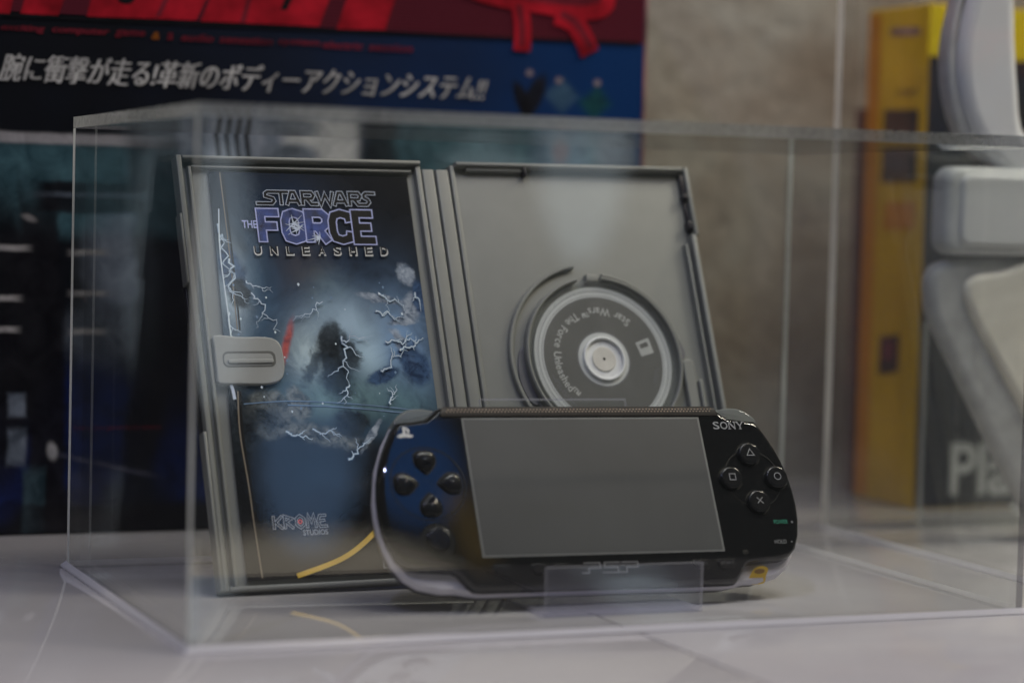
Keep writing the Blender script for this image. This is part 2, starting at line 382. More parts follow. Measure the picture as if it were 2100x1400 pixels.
# ------------------------------------------------------------ acrylic display boxes
TB = ((0, 3, 2, 1), (4, 5, 6, 7))
def panel(bm, x0, x1, y0, y1, z0, z1, thin, em='acrylic_edge', dark=((1, 2, 6, 5),), glued=()):
    # sheet whose two narrow sides carry the edge material; thin = axis of the sheet's thickness
    P = [(x0, y0, z0), (x1, y0, z0), (x1, y1, z0), (x0, y1, z0), (x0, y0, z1), (x1, y0, z1), (x1, y1, z1), (x0, y1, z1)]
    F = [((0, 3, 2, 1), 2), ((4, 5, 6, 7), 2), ((0, 1, 5, 4), 1), ((2, 3, 7, 6), 1), ((1, 2, 6, 5), 0), ((3, 0, 4, 7), 0)]
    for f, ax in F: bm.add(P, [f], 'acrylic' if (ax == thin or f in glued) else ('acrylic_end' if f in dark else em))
def display_box(x0, y0, wd, dp, ht, t, label, cat, em='acrylic_edge', strip=True, rot=0):
    e = empty('display_box', Matrix.Translation((x0, y0, 0)) @ Matrix.Rotation(rot, 4, 'Z'), label, cat, 'clear acrylic display boxes')
    zb = 0.0023 if strip else 0.0003; zb = 0.0006; g = 0.00015
    for yy in (0, dp-t):
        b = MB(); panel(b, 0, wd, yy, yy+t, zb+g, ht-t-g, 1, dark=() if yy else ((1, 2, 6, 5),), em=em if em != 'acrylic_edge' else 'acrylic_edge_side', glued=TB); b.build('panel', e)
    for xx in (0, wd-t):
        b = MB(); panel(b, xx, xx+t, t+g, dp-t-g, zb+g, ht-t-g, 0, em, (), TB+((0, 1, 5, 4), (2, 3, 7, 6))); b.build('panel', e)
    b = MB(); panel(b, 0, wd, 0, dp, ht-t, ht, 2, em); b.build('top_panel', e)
    if strip:
        b = MB()
        # bevelled bead, sloping outside, added in white to imitate the panels' edge glow
        w0 = 0.0020; h0 = 0.0025; rin = [(t, t), (wd-t, t), (wd-t, dp-t), (t, dp-t)]; rout = [(-w0, -w0), (wd+w0, -w0), (wd+w0, dp+w0), (-w0, dp+w0)]; rtop = [(-0.0004, -0.0004), (wd+0.0004, -0.0004), (wd+0.0004, dp+0.0004), (-0.0004, dp+0.0004)]
        R3 = [[(x, y, 0.0002) for x, y in rout], [(x, y, 0.0008) for x, y in rout], [(x, y, h0) for x, y in rtop], [(x, y, zb) for x, y in rtop]]
        b.loft(R3, 'base_glow', False, False)
        b.build('base_glow_bead', e)
    return e
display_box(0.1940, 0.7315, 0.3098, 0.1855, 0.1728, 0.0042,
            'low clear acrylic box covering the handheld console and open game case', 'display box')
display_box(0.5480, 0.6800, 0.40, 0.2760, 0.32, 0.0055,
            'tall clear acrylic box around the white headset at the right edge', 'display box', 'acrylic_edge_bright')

# ------------------------------------------------------------ open game case
CM = Matrix([[0.999023, -0.024196, 0.036986, 0.344], [0.043407, 0.379509, -0.924169, 0.8388], [0.008324, 0.924872, 0.380188, 0.003], [0, 0, 0, 1]])
gc = empty('game_case', CM, 'open grey plastic game case leaning behind the console', 'game case')
F0 = -0.0032      # inner floor
# left half: floor, walls
lf = MB(); lf.box(-0.1095, -0.0100, 0.0, 0.1690, -0.0068, F0, 'case', 0.0008)
lw = lf
lw.box(-0.1108, -0.1086, 0.0, 0.1700, -0.0065, 0.0006, 'case', 0.0006)
lw.box(-0.1084, -0.0102, 0.1684, 0.1700, -0.0065, 0.0006, 'case', 0.0006)
lw.box(-0.1084, -0.0102, 0.0, 0.0016, -0.0065, 0.0006, 'case', 0.0006)
lw.box(-0.0122, -0.0100, 0.0018, 0.1682, -0.0065, -0.0006, 'case', 0.0006)
lw.box(-0.1062, -0.1048, 0.0018, 0.1660, -0.0040, -0.0006, 'case', 0.0005)     # inner ledge
lw.box(-0.1048, -0.0140, 0.1655, 0.1664, -0.0040, -0.0010, 'case', 0.0004)
lf.build('cover_shell', gc)
# catches along the left edge
k = MB(); k.box(-0.1122, -0.1109, 0.0, 0.060, -0.0050, 0.0012, 'case', 0.0005)
k.box(-0.1120, -0.1109, 0.118, 0.146, -0.0050, 0.0010, 'case', 0.0005)
k.box(-0.1116, -0.1109, 0.0605, 0.1175, -0.0062, -0.0028, 'backshell', 0.0003)
k.build('edge_catch', gc)
# spine with two fold grooves
sp = MB(); sp.box(-0.0092, -0.0041, 0.0010, 0.1672, -0.0070, -0.0012, 'case', 0.0009)
sp.box(-0.0033, 0.0022, 0.0010, 0.1672, -0.0070, -0.0012, 'case', 0.0009)
sp.box(-0.0100, 0.0034, 0.0015, 0.1665, -0.0072, -0.0046, 'case', 0.0003)
sp.build('spine', gc)
# right half
rt = MB(); rt.box(0.0030, 0.1080, 0.0, 0.1690, -0.0068, F0, 'case', 0.0008)
rt.box(0.0052, 0.1085, 0.1684, 0.1700, -0.0065, 0.0006, 'case', 0.0006)
rt.box(0.0052, 0.1085, 0.0, 0.0016, -0.0065, 0.0006, 'case', 0.0006)
rt.box(0.0030, 0.0050, 0.0, 0.1690, -0.0065, -0.0012, 'case', 0.0006)
rt.box(0.1070, 0.1092, 0.0018, 0.1400, -0.0065, 0.0012, 'case', 0.0008)
rt.box(0.1042, 0.1054, 0.0018, 0.1360, -0.0040, -0.0002, 'case', 0.0005)
rt.box(0.1092, 0.1110, 0.1400, 0.1700, -0.0065, 0.0004, 'case', 0.0005)
rt.build('tray_shell', gc)
ct = MB()
ct.box(0.1072, 0.1090, 0.1575, 0.1668, -0.0055, -0.0008, 'backshell', 0.0003)
ct.box(0.1074, 0.1088, 0.1420, 0.1570, -0.0055, -0.0016, 'backshell', 0.0003)
ct.box(0.1068, 0.1090, 0.1425, 0.1460, -0.0050, 0.0004, 'backshell', 0.0003)
ct.box(0.1068, 0.1090, 0.1560, 0.1580, -0.0050, 0.0004, 'backshell', 0.0003)
ct.build('latch', gc)
nt = MB()
nt.box(0.0350, 0.0362, 0.1650, 0.1683, -0.0045, 0.0002, 'backshell', 0.0003); nt.box(0.0100, 0.0345, 0.1668, 0.1683, -0.0040, -0.0008, 'case', 0.0003)
nt.build('rim_notch', gc)
DC = (0.0583, 0.0866)
cr = MB()
cr.tube_ring(DC, 0.0332, 0.0346, F0-0.0005, 0.0008, 'case', 103, 330, 64, 0.0005)
cr.tube_ring(DC, 0.0332, 0.0346, F0-0.0005, 0.0008, 'case', -30, 84, 48, 0.0005)
cr.tube_ring(DC, 0.0395, 0.0412, F0-0.0005, -0.0010, 'case', 100, 215, 40, 0.0004)
cr.tube_ring(DC, 0.0352, 0.0366, F0-0.0005, -0.0008, 'case', 12, 82, 40, 0.0004)
cr.slab([(0.0555, 0.1195), (0.0610, 0.1195), (0.0605, 0.1225), (0.0560, 0.1225)], F0-0.0005, -0.0004, 'case', 0.0004)
cr.slab(smooth([(0.0215, 0.0890), (0.0245, 0.0930), (0.0255, 0.0900), (0.0252, 0.0800), (0.0275, 0.0690), (0.0235, 0.0700), (0.0205, 0.0790)], 4), F0-0.0004, F0+0.0009, 'print_mid', 0.0003)
cr.slab(smooth([(0.0905, 0.0985), (0.0945, 0.0945), (0.0965, 0.0890), (0.0940, 0.0860), (0.0925, 0.0900)], 4), F0-0.0004, F0+0.0009, 'print_mid', 0.0003)
cr.slab(rrect(0.0935, 0.0985, 0.0560, 0.0860, 0.002), F0-0.0004, -0.0006, 'case', 0.0006)
cr.slab(rrect(0.0990, 0.1008, 0.0400, 0.0770, 0.0008), F0-0.0004, 0.0003, 'case', 0.0006)
cr.build('disc_cradle', gc)
# booklet clip
cl = MB()
cpts = [(-0.10321,0.09656),(-0.08344,0.09562)]
cl.slab(smooth([(-0.1035, 0.0975), (-0.0945, 0.0968), (-0.0830, 0.0966), (-0.0785, 0.0945), (-0.0772, 0.0895), (-0.0775, 0.0830), (-0.0800, 0.0792), (-0.0860, 0.0780), (-0.0960, 0.0783), (-0.1035, 0.0787), (-0.1040, 0.0830), (-0.1040, 0.0930)], 3), -0.0030, 0.0002, 'clip_plastic', 0.0005)
clip = cl.build('booklet_clip', gc)
g = MB(); g.slab(rrect(-0.1012, -0.0805, 0.0848, 0.0910, 0.0022), 0.0001, 0.0003, 'groove_shadow', 0.00005)  # dark slab paints the shade inside the finger groove
g.slab(rrect(-0.1008, -0.0815, 0.0852, 0.0900, 0.0018), 0.0002, 0.0004, 'clip_plastic', 0.0001)
g.slab(rrect(-0.0995, -0.0815, 0.0860, 0.0878, 0.0008), 0.0003, 0.0010, 'clip_plastic', 0.0004)
g.build('finger_groove', clip)

# ------------------------------------------------------------ booklet
bk = empty('manual_booklet', CM, 'glossy dark game booklet with blue lightning cover inside the open case', 'booklet')
def cover_material():
    q = NT('booklet_cover_print'); v = q.coords()
    sep = q.n('ShaderNodeSeparateXYZ'); q.l(v, sep.inputs[0]); X, Y = sep.outputs[0], sep.outputs[1]
    col = q.ramp(q.noise(45, 6, 0.6, v, 0.6), [(0.35, (0.006, 0.006, 0.007)), (0.7, (0.013, 0.014, 0.017))])
    n1 = q.noise(70, 7, 0.62, v, 1.2); n2 = q.noise(38, 5, 0.55, v, 0.7)
    def glow(x, y, rx, ry, c, amt, nz=None, pw=1.5):
        nonlocal col
        dx = q.math('DIVIDE', q.math('SUBTRACT', X, x/1000), rx/1000); dy = q.math('DIVIDE', q.math('SUBTRACT', Y, y/1000), ry/1000)
        d = q.math('ADD', q.math('MULTIPLY', dx, dx), q.math('MULTIPLY', dy, dy))
        e = q.math('EXPONENT', q.math('MULTIPLY', d, -pw))
        if nz is not None: e = q.math('MULTIPLY', e, q.math('MULTIPLY_ADD', nz, 2.4, -0.35, clamp=True))
        col = q.mix(q.math('MULTIPLY', e, amt, clamp=True), col, (*c, 1))
    glow(-60, 100, 42, 38, (0.05, 0.11, 0.22), 0.9, n2)
    glow(-88, 112, 14, 46, (0.09, 0.16, 0.24), 0.85, n2)
    glow(-62, 128, 15, 22, (0.11, 0.085, 0.07), 0.6, n1)
    glow(-55, 112, 10, 14, (0.16, 0.25, 0.30), 0.7, n1)
    glow(-49, 103, 22, 13, (0.42, 0.56, 0.68), 0.95, n2)
    glow(-66, 90, 11, 14, (0.58, 0.72, 0.76), 0.95, n1)
    glow(-41, 90, 10, 14, (0.52, 0.70, 0.80), 0.95, n1)
    glow(-26, 92, 14, 26, (0.26, 0.42, 0.66), 0.9, n1)
    glow(-94, 118, 6, 20, (0.60, 0.74, 0.82), 0.85, n1)
    glow(-58, 73, 26, 10, (0.20, 0.33, 0.34), 0.95, n1)
    glow(-32, 70, 16, 12, (0.14, 0.26, 0.30), 0.8, n1)
    glow(-42, 60, 22, 5, (0.05, 0.10, 0.16), 0.8, n2)
    glow(-68, 42, 16, 14, (0.022, 0.042, 0.070), 0.6, n2)
    glow(-65, 145, 18, 18, (0.020, 0.045, 0.10), 0.8, n2)
    glow(-60, 10, 40, 12, (0.05, 0.043, 0.035), 0.8)
    sp_ = SoftPrint(q, X, Y, v, col); shape = sp_.shape
    DK = ((0.006, 0.008, 0.011), (0.030, 0.038, 0.045)); PL = ((0.10, 0.14, 0.20), (0.46, 0.52, 0.60)); NV = ((0.012, 0.025, 0.065), (0.06, 0.12, 0.24)); GR = ((0.035, 0.045, 0.045), (0.27, 0.29, 0.28))
    shape([(-0.05695,0.08338)][0], 6.5, 14, 6, *DK, amt=0.9, warp=11, soft=0.8); shape([(-0.05741,0.09513)][0], 4.0, 9, -14, *DK, amt=0.9, warp=9, soft=0.7); shape([(-0.05000,0.09113)][0], 3, 8, 24, *DK, amt=0.85, warp=9, soft=0.7); shape([(-0.06560,0.08642)][0], 2.5, 8, -30, *DK, amt=0.8, warp=9, soft=0.8)
    shape([(-0.02227,0.12260)][0], 3.2, 4.8, 30, *PL); shape([(-0.03428,0.11249)][0], 9, 1.7, -12, *PL); shape([(-0.02148,0.10925)][0], 4.4, 6, -30, *PL); shape([(-0.02621,0.10324)][0], 6, 1.7, 0, *PL); shape([(-0.02698,0.09188)][0], 2.6, 9, 28, *PL, warp=7)
    shape([(-0.02376,0.08589)][0], 5.5, 9, 20, *NV); shape([(-0.01747,0.11288)][0], 3.0, 7, 0, *NV); shape([(-0.03761,0.08075)][0], 7, 3, 20, *NV); shape([(-0.09273,0.12273)][0], 5, 11, 10, *NV); shape([(-0.09132,0.11489)][0], 4, 6, 0, *DK)
    shape([(-0.08503,0.06693)][0], 9.5, 9.5, 0, *GR, warp=3.5, soft=0.35); shape([(-0.08668,0.06431)][0], 8.5, 6.5, 0, *DK, amt=0.75, soft=1.3); shape([(-0.07280,0.07088)][0], 4.4, 7.0, 15, *GR, warp=4); shape([(-0.06434,0.05785)][0], 15, 3.6, -14, *GR, warp=5, soft=0.9); shape([(-0.04537,0.05736)][0], 1.3, 7.5, -38, *PL, warp=3)
    shape([(-0.05299,0.06237)][0], 7, 6, 0, *DK, warp=9); shape([(-0.09561,0.06111)][0], 6, 12, 0, *DK, soft=1.2)
    shape([(-0.07478,0.09431)][0], 1.5, 9, -20, (0.30, 0.03, 0.03), (0.75, 0.12, 0.08), amt=0.8, warp=1.6, soft=1.2)
    q.l(sp_.col, q.b.inputs['Base Color']); q.b.inputs['Roughness'].default_value = 0.17
    q.b.inputs['Specular IOR Level'].default_value = 0.4
    q.bump(q.noise(16, 2, 0.5, v), 0.08, 0.004)
    return q.m
M['cover'] = cover_material()
M['rock'] = None
def rock_mat(name, lo, hi, sc=220, ax=0.0):
    q = NT(name); v = q.coords()
    q.l(q.ramp(q.noise(sc, 6, 0.6, v, 0.8), [(0.34, lo), (0.66, hi)]), q.b.inputs['Base Color']); q.b.inputs['Roughness'].default_value = 0.3
    return q.m
M['rock_dark'] = rock_mat('dark_printed_rock', (0.010, 0.012, 0.016), (0.045, 0.055, 0.065))
M['rock_pale'] = rock_mat('pale_printed_rock', (0.11, 0.14, 0.19), (0.42, 0.46, 0.52), 150)
M['rock_grey'] = rock_mat('grey_printed_boulder', (0.05, 0.055, 0.05), (0.25, 0.26, 0.24), 90)
M['rock_navy'] = rock_mat('navy_printed_debris', (0.012, 0.028, 0.07), (0.05, 0.10, 0.20), 200)
M['page_highlight'] = mat('paper_edge_highlight', (0.22, 0.18, 0.13), 0.35)
B0 = -0.0016
pg = MB()
left = smooth_open([(-0.1005, 0.0040), (-0.1005, 0.040), (-0.0998, 0.0780), (-0.0984, 0.12), (-0.0978, 0.1642)], 5)
outline = left + [(-0.0160, 0.1636)] + smooth_open([(-0.0163, 0.12), (-0.0168, 0.05), (-0.0170, 0.0040)], 4)
pg.slab(outline[::-1], -0.0030, B0-0.0001, 'cover', 0.0)
pg.build('page_block', bk)
rd = MB()      # folded edge running down the left side, highlight painted as a pale line
for off, wd, mm in ((0.0, 0.00045, 'page_highlight'), (0.0010, 0.0007, 'dark_print')):
    rd.ribbon(smooth_open([(-0.0934+off, 0.1640), (-0.0932+off, 0.13), (-0.0936+off, 0.10)], 5) if True else [], wd, B0+0.00005+off*0.01, mm)
    rd.ribbon(smooth_open([(-0.0962+off, 0.0760), (-0.0972+off, 0.0600), (-0.0962+off, 0.0400), (-0.0958+off, 0.0250), (-0.0950+off, 0.0045)], 5), wd*1.3, B0+0.00005+off*0.01, mm)
rd.build('fold_line', bk)
art = MB(); Z = B0+0.00006
def zn():
    global Z
    Z += 0.000006
    return Z
def bolt(p0, p1, wd=0.0005, amp=0.10, m='bolt', n=8, taper=False, fork=True):
    a, b_ = Vector(p0), Vector(p1); d = b_-a; nn = Vector((-d.y, d.x))
    pts = [a]
    for i in range(1, n): pts.append(a+d*(i/n+random.uniform(-.03, .03))+nn*random.uniform(-amp, amp))
    pts.append(b_)
    P = [(q.x, q.y) for q in pts]
    Q = [P[0]]
    for i in range(len(P)-1):
        mx, my = (P[i][0]+P[i+1][0])/2, (P[i][1]+P[i+1][1])/2; k = d.length*0.05
        Q += [(mx+random.uniform(-k, k), my+random.uniform(-k, k)), P[i+1]]
    Q = [(min(-0.0182, max(-0.0968, qx)), qy) for qx, qy in Q]
    art.ribbon(Q, wd*1.9, zn(), 'bolt_dim', taper=True); art.ribbon(Q, wd*0.75, zn(), m, taper=True)
    for k in ((2, 4, 5) if (fork and n > 5) else ()):
        q = pts[k]
        bolt((q.x, q.y), (q.x+d.x*0.22+nn.x*0.35*random.choice((-1, 1)), q.y+d.y*0.22+nn.y*random.uniform(-0.3, 0.4)), wd*random.uniform(0.4, 0.7), 0.12, m, 5, True, False)
# printed rocks and debris thrown up by a blue energy burst
art.ribbon(smooth_open([(-0.09447,0.07093),(-0.07715,0.07174),(-0.05586,0.07055),(-0.03037,0.06769),(-0.01759,0.06507)], 4), 0.0004, zn(), 'bolt_dim'); art.ribbon(smooth_open([(-0.07733,0.07021),(-0.05606,0.06900),(-0.03059,0.06613)], 4), 0.0005, zn(), 'bolt_dim')
for a_, b_ in (([(-0.08785,0.11980),(-0.07774,0.11489)], 0.0004), ([(-0.09360,0.12864),(-0.09413,0.10708)], 0.0006), ([(-0.08649,0.11489),(-0.07671,0.09920)], 0.0005), ([(-0.09538,0.13852),(-0.09516,0.11489)], 0.0005), ([(-0.09605,0.10709),(-0.09562,0.09740)], 0.0006),
               ([(-0.03707,0.10689),(-0.02517,0.10484)], 0.0005), ([(-0.03466,0.09493),(-0.02046,0.09481)], 0.0006), ([(-0.03497,0.11490),(-0.02284,0.10684)], 0.0004), ([(-0.03829,0.08312),(-0.02611,0.09088)], 0.0006), ([(-0.02915,0.09091),(-0.01868,0.09579)], 0.0006), ([(-0.01965,0.11490),(-0.01710,0.10682)], 0.0005),
               ([(-0.05240,0.09706),(-0.05199,0.07746)], 0.0006), ([(-0.05199,0.07746),(-0.05498,0.06975)], 0.0005), ([(-0.07957,0.05977),(-0.06935,0.05665)], 0.0006), ([(-0.06887,0.06045),(-0.05758,0.05730)], 0.0005), ([(-0.05591,0.04769),(-0.04634,0.05604)], 0.0006),
               ([(-0.03616,0.06937),(-0.03268,0.07714)], 0.0005), ([(-0.09784,0.14246),(-0.09663,0.13256)], 0.0006), ([(-0.05266,0.09509),(-0.04043,0.09696)], 0.0004), ([(-0.05856,0.11092),(-0.07136,0.10308)], 0.0004)):
    bolt(a_[0], a_[1], b_)
art.ribbon(smooth_open([(-0.09581,0.14846),(-0.09724,0.13059),(-0.09681,0.10709),(-0.09677,0.09741)], 4), 0.0005, zn(), 'bolt'); art.ribbon([(-0.09894,0.07825),(-0.09840,0.07633),(-0.09808,0.07253)], 0.0012, zn(), 'spark')
for i in range(34):
    x = random.uniform(-0.095, -0.018); y = random.uniform(0.062, 0.122); r = random.uniform(0.0002, 0.0006)
    art.poly([(x-r, y), (x, y-r*1.4), (x+r, y), (x, y+r*1.2)], zn(), random.choice(('bolt', 'bolt_dim', 'bolt_dim')))
# yellow arc near the bottom
arcp = [(-0.08117,0.00332),(-0.06372,0.01020),(-0.05167,0.01785)]
art.ribbon(smooth_open([(-0.0820, 0.0045), arcp[1], arcp[2], (-0.0420, 0.0272), (-0.0300, 0.0345)], 6), 0.0019, zn(), 'gold')
art.build('cover_art', bk)
# title lettering
tl = MB(); Z = B0+0.0004
SWW = 0.0060      # letter height of the first line
def strokes(mb, glyph_list, x, y, sx, sy, wd, ow, mfill, mline, skew=0.0):
    # glyph_list: list of polylines in unit space; outline ribbon below, fill ribbon above
    zl = zn(); 
    T_ = lambda p: (x+p[0]*sx+p[1]*skew, y+p[1]*sy)
    for i, pl in enumerate(glyph_list):
        P = [T_(p) for p in pl]; mb.ribbon(ext(P, ow), wd+2*ow, zn(), mline)
    for i, pl in enumerate(glyph_list):
        P = [T_(p) for p in pl]; mb.ribbon(P, wd, zn(), mfill)
def ext(P, d):
    a, b_ = Vector(P[0]), Vector(P[1]); c_, e = Vector(P[-1]), Vector(P[-2])
    p0 = a+(a-b_).normalized()*d; p1 = c_+(c_-e).normalized()*d
    return [(p0.x, p0.y)]+[tuple(p) for p in P[1:-1]]+[(p1.x, p1.y)]
sw = [(-0.08017,0.15717),(-0.03148,0.15112)]
SWL = sw[0][0]; SWR = sw[1][0]; SWT = 0.1568; SWB = 0.1508
W1 = SWR-SWL; u = W1/24.0
sg = [[(0, .08), (3.1, .08), (3.6, .28), (3.4, .46), (1.9, .62), (1.9, .82), (2.4, .95), (6.6, .95)], [(5.0, .95), (5.0, 0)],
      [(6.1, 0), (7.05, .95), (7.75, .95), (8.7, 0)], [(6.6, .30), (8.2, .30)],
      [(9.3, 0), (9.3, .95), (11.2, .95), (11.6, .72), (11.2, .48), (9.3, .48)], [(10.2, .48), (11.0, .08), (12.4, .08)],
      [(12.3, 1), (13.0, .05), (13.9, .8), (14.8, .05), (15.5, 1)],
      [(15.7, 0), (16.65, .95), (17.35, .95), (18.3, 0)], [(16.2, .30), (17.8, .30)],
      [(18.9, 0), (18.9, .95), (20.8, .95), (21.2, .72), (20.8, .48), (18.9, .48)],
      [(19.8, .48), (20.6, .08), (22.4, .08), (22.9, .28), (22.7, .46), (21.9, .62), (21.9, .82), (22.3, .95), (24.2, .95)]]
strokes(tl, sg, SWL, SWB, u, SWT-SWB-0.0004, 0.00105, 0.00030, 'dark_print', 'star_line')
fo = [(-0.08053,0.14910),(-0.03222,0.13514),(-0.06597,0.14691)]
fx0, fx1 = fo[0][0], fo[1][0]; fy1, fy0 = 0.1487, 0.1350
fw = (fx1-fx0)/5.0
def blk(pls, k, fill):
    strokes(tl, pls, fx0+fw*k+fw*0.13, fy0+0.0013, fw*0.74, fy1-fy0-0.0026, 0.0029, 0.00052, fill, 'lilac')
blk([[(0, -.06), (0, 1), (1, 1)], [(0, .50), (.85, .50)]], 0, 'force_blue')
blk([[(.5, 1), (.12, .92), (0, .7), (0, .3), (.12, .08), (.5, 0), (.88, .08), (1, .3), (1, .7), (.88, .92), (.5, 1), (.3, .97)]], 1, 'force_blue')
blk([[(0, -.06), (0, 1), (.75, 1), (1, .85), (1, .62), (.75, .48), (0, .48)], [(.45, .48), (1, -.06)]], 2, 'force_blue')
blk([[(1, .70), (.95, .92), (.5, 1), (.12, .92), (0, .7), (0, .3), (.12, .08), (.5, 0), (.95, .08), (1, .30)]], 3, 'dark_print')
blk([[(1, 1), (0, 1), (0, 0), (1.05, 0)], [(0, .5), (.85, .5)]], 4, 'dark_print')
for px in [(-0.06627,0.14287),(-0.06433,0.14088),(-0.05620,0.13734)]:
    for i in range(9):
        a = random.uniform(0, 6.28); L = random.uniform(0.002, 0.006)
        tl.ribbon([px, (px[0]+L*math.cos(a), px[1]+L*0.8*math.sin(a))], 0.0006, zn(), 'spark', taper=True)
th = [(-0.08715,0.14100),(-0.08125,0.14468)]
tl.text('THE', th[0][0], 0.1408, th[1][0], 0.1440, zn(), 'lilac', 0.02)
un = [(-0.08328,0.13069),(-0.02882,0.13008)]
ul0, ul1 = un[0][0], un[1][0]
for i, ch in enumerate('UNLEASHED'):
    x = ul0+(ul1-ul0-0.0028)*i/8
    tl.text(ch, x-0.00035, 0.1296, x+0.0029, 0.1334, zn(), 'white_print', 0.04); tl.text(ch, x-0.0001, 0.1302, x+0.0025, 0.1337, zn(), 'dark_print', 0.02)
tl.build('title_lettering', bk); tl = MB()
kr = [(-0.08884,0.02243),(-0.06745,0.02600)]
kx0, kx1 = kr[0][0], kr[1][0]; kw = (kx1-kx0)/5.0; ky = 0.0226; kh = 0.0046
KG = [[[(0, 0), (0, 1)], [(.75, 1), (.15, .5), (.75, 0)]], [[(0, 0), (0, 1), (.65, .78), (.05, .48)], [(.15, .48), (.7, 0)]],
      [[(.4, 1), (.05, .75), (.05, .25), (.4, 0), (.75, .25), (.75, .75), (.4, 1), (.2, .88)]],
      [[(0, 0), (.15, 1), (.4, .45), (.65, 1), (.8, 0)]], [[(.75, .95), (.2, .95), (.0, .5), (.2, .05), (.8, .05)], [(.1, .5), (.6, .55)]]]
for k_, pls in enumerate(KG): strokes(tl, pls, kx0+kw*k_+kw*0.08, ky, kw, kh, 0.00055, 0.00032, 'dark_print', 'print_grey')
tl.ring((kx0+kw*2.46, ky+kh*0.5), 0.0004, 0.0009, zn(), 'ember', n=20)
st = [(-0.07769,0.02066),(-0.06795,0.02210)]
tl.text('STUDIOS', st[0][0], 0.0196, st[1][0], 0.0217, zn(), 'print_grey', 0.015)
tl.build('studio_lettering', bk); tl = MB()
lu = [(-0.04788,0.00910),(-0.01984,0.00566)]
tl.text('LUCASARTS', lu[0][0], lu[0][1]-0.0035, lu[1][0], lu[0][1]+0.0010, zn(), 'print_mid', 0.0)
tl.text('/', lu[1][0]+0.003, lu[0][1]-0.0040, lu[1][0]+0.005, lu[0][1]+0.0014, zn(), 'print_mid')
tl.build('publisher_lettering', bk)

# ------------------------------------------------------------ game disc in its clear shell
gd = empty('game_disc', CM @ Matrix.Translation((DC[0], DC[1], -0.0012)), 'small game disc in a clear round shell seated in the open case', 'disc')
b = MB(); b.tube_ring((0, 0), 0.0048, 0.0305, -0.0012, -0.0004, 'disc_ring', bev=0.0002); b.ring((0, 0), 0.0118, 0.0262, -0.00035, 'disc_label', n=96)
b.ring((0, 0), 0.0090, 0.0112, -0.00034, 'disc_ring'); b.ring((0, 0), 0.0112, 0.0118, -0.00034, 'print_mid')
for r0, r1 in ((0.0270, 0.0272), (0.0286, 0.02885), (0.0294, 0.0295), (0.0262, 0.0264)): b.ring((0, 0), r0, r1, -0.00033, 'print_mid', n=96)
b.build('disc_face', gd)
b = MB(); b.tube_ring((0, 0), 0.0001, 0.0052, -0.0004, 0.0001, 'disc_hub', bev=0.0002); b.ring((0, 0), 0.0001, 0.0006, 0.00014, 'backshell', n=16)
b.build('hub', gd)
b = MB(); b.tube_ring((0, 0), 0.0306, 0.0330, -0.0018, 0.0011, 'clear_plastic', bev=0.0006)
b.tube_ring((0, 0), 0.0082, 0.0093, -0.0002, 0.0009, 'disc_ring', bev=0.0003)
b.ring((0, 0), 0.0093, 0.0306, 0.0006, 'clear_plastic', n=96)
b.build('clear_shell', gd)
b = MB()
txt = 'Star Wars\u2122 The Force Unleashed\u2122'
a_start, a_end, rb = 47.0, 228.0, 0.0219
wid = []
for ch in txt:
    if ch == ' ': wid.append(0.42); continue
    vs, _ = glyphs(ch, 0.012); wid.append(max(v[0] for v in vs)-min(v[0] for v in vs)+0.10)
tot = sum(wid); acc = 0
for ch, wd_ in zip(txt, wid):
    am = math.radians(a_start+(a_end-a_start)*(acc+wd_/2)/tot); acc += wd_
    if ch == ' ': continue
    vs, fs = glyphs(ch, 0.012); xm = (max(v[0] for v in vs)+min(v[0] for v in vs))/2
    s_ = rb*math.radians(a_end-a_start)/tot
    # baseline on the outside, tops towards the centre, reading anticlockwise
    rad = Vector((math.cos(am), math.sin(am))); tan = Vector((-math.sin(am), math.cos(am)))
    P = []
    for v in vs:
        q = rad*(rb-v[1]*s_*1.15)+tan*((v[0]-xm)*s_); P.append((q.x, q.y, -0.00028))
    b.add(P, fs, 'white_print')
sq = [(0.07369,0.09339),(0.07984,0.09543),(0.08139,0.08916),(0.07554,0.08756)]
sq = [(p[0]-DC[0], p[1]-DC[1]) for p in sq]; cxs = sum(p[0] for p in sq)/4; cys = sum(p[1] for p in sq)/4
b.poly(sq, -0.00028, 'white_print')
q_ = [(cxs+(p[0]-cxs)*0.62, cys+(p[1]-cys)*0.62) for p in sq]
b.poly([q_[0], q_[1], ((q_[1][0]+q_[2][0])/2, (q_[1][1]+q_[2][1])/2), (cxs, cys), ((q_[0][0]+q_[3][0])/2, (q_[0][1]+q_[3][1])/2)], -0.00026, 'disc_label')
for rr, a0, a1 in ((0.0242, 195, 232), (0.0232, 198, 226), (0.0240, 330, 352), (0.0229, 335, 350)):
    for i in range(int((a1-a0)/1.6)):
        if random.random() < 0.75: b.ring((0, 0), rr, rr+0.0006, -0.00028, 'print_mid', a0+i*1.6, a0+i*1.6+1.1, 2)
b.build('disc_lettering', gd)

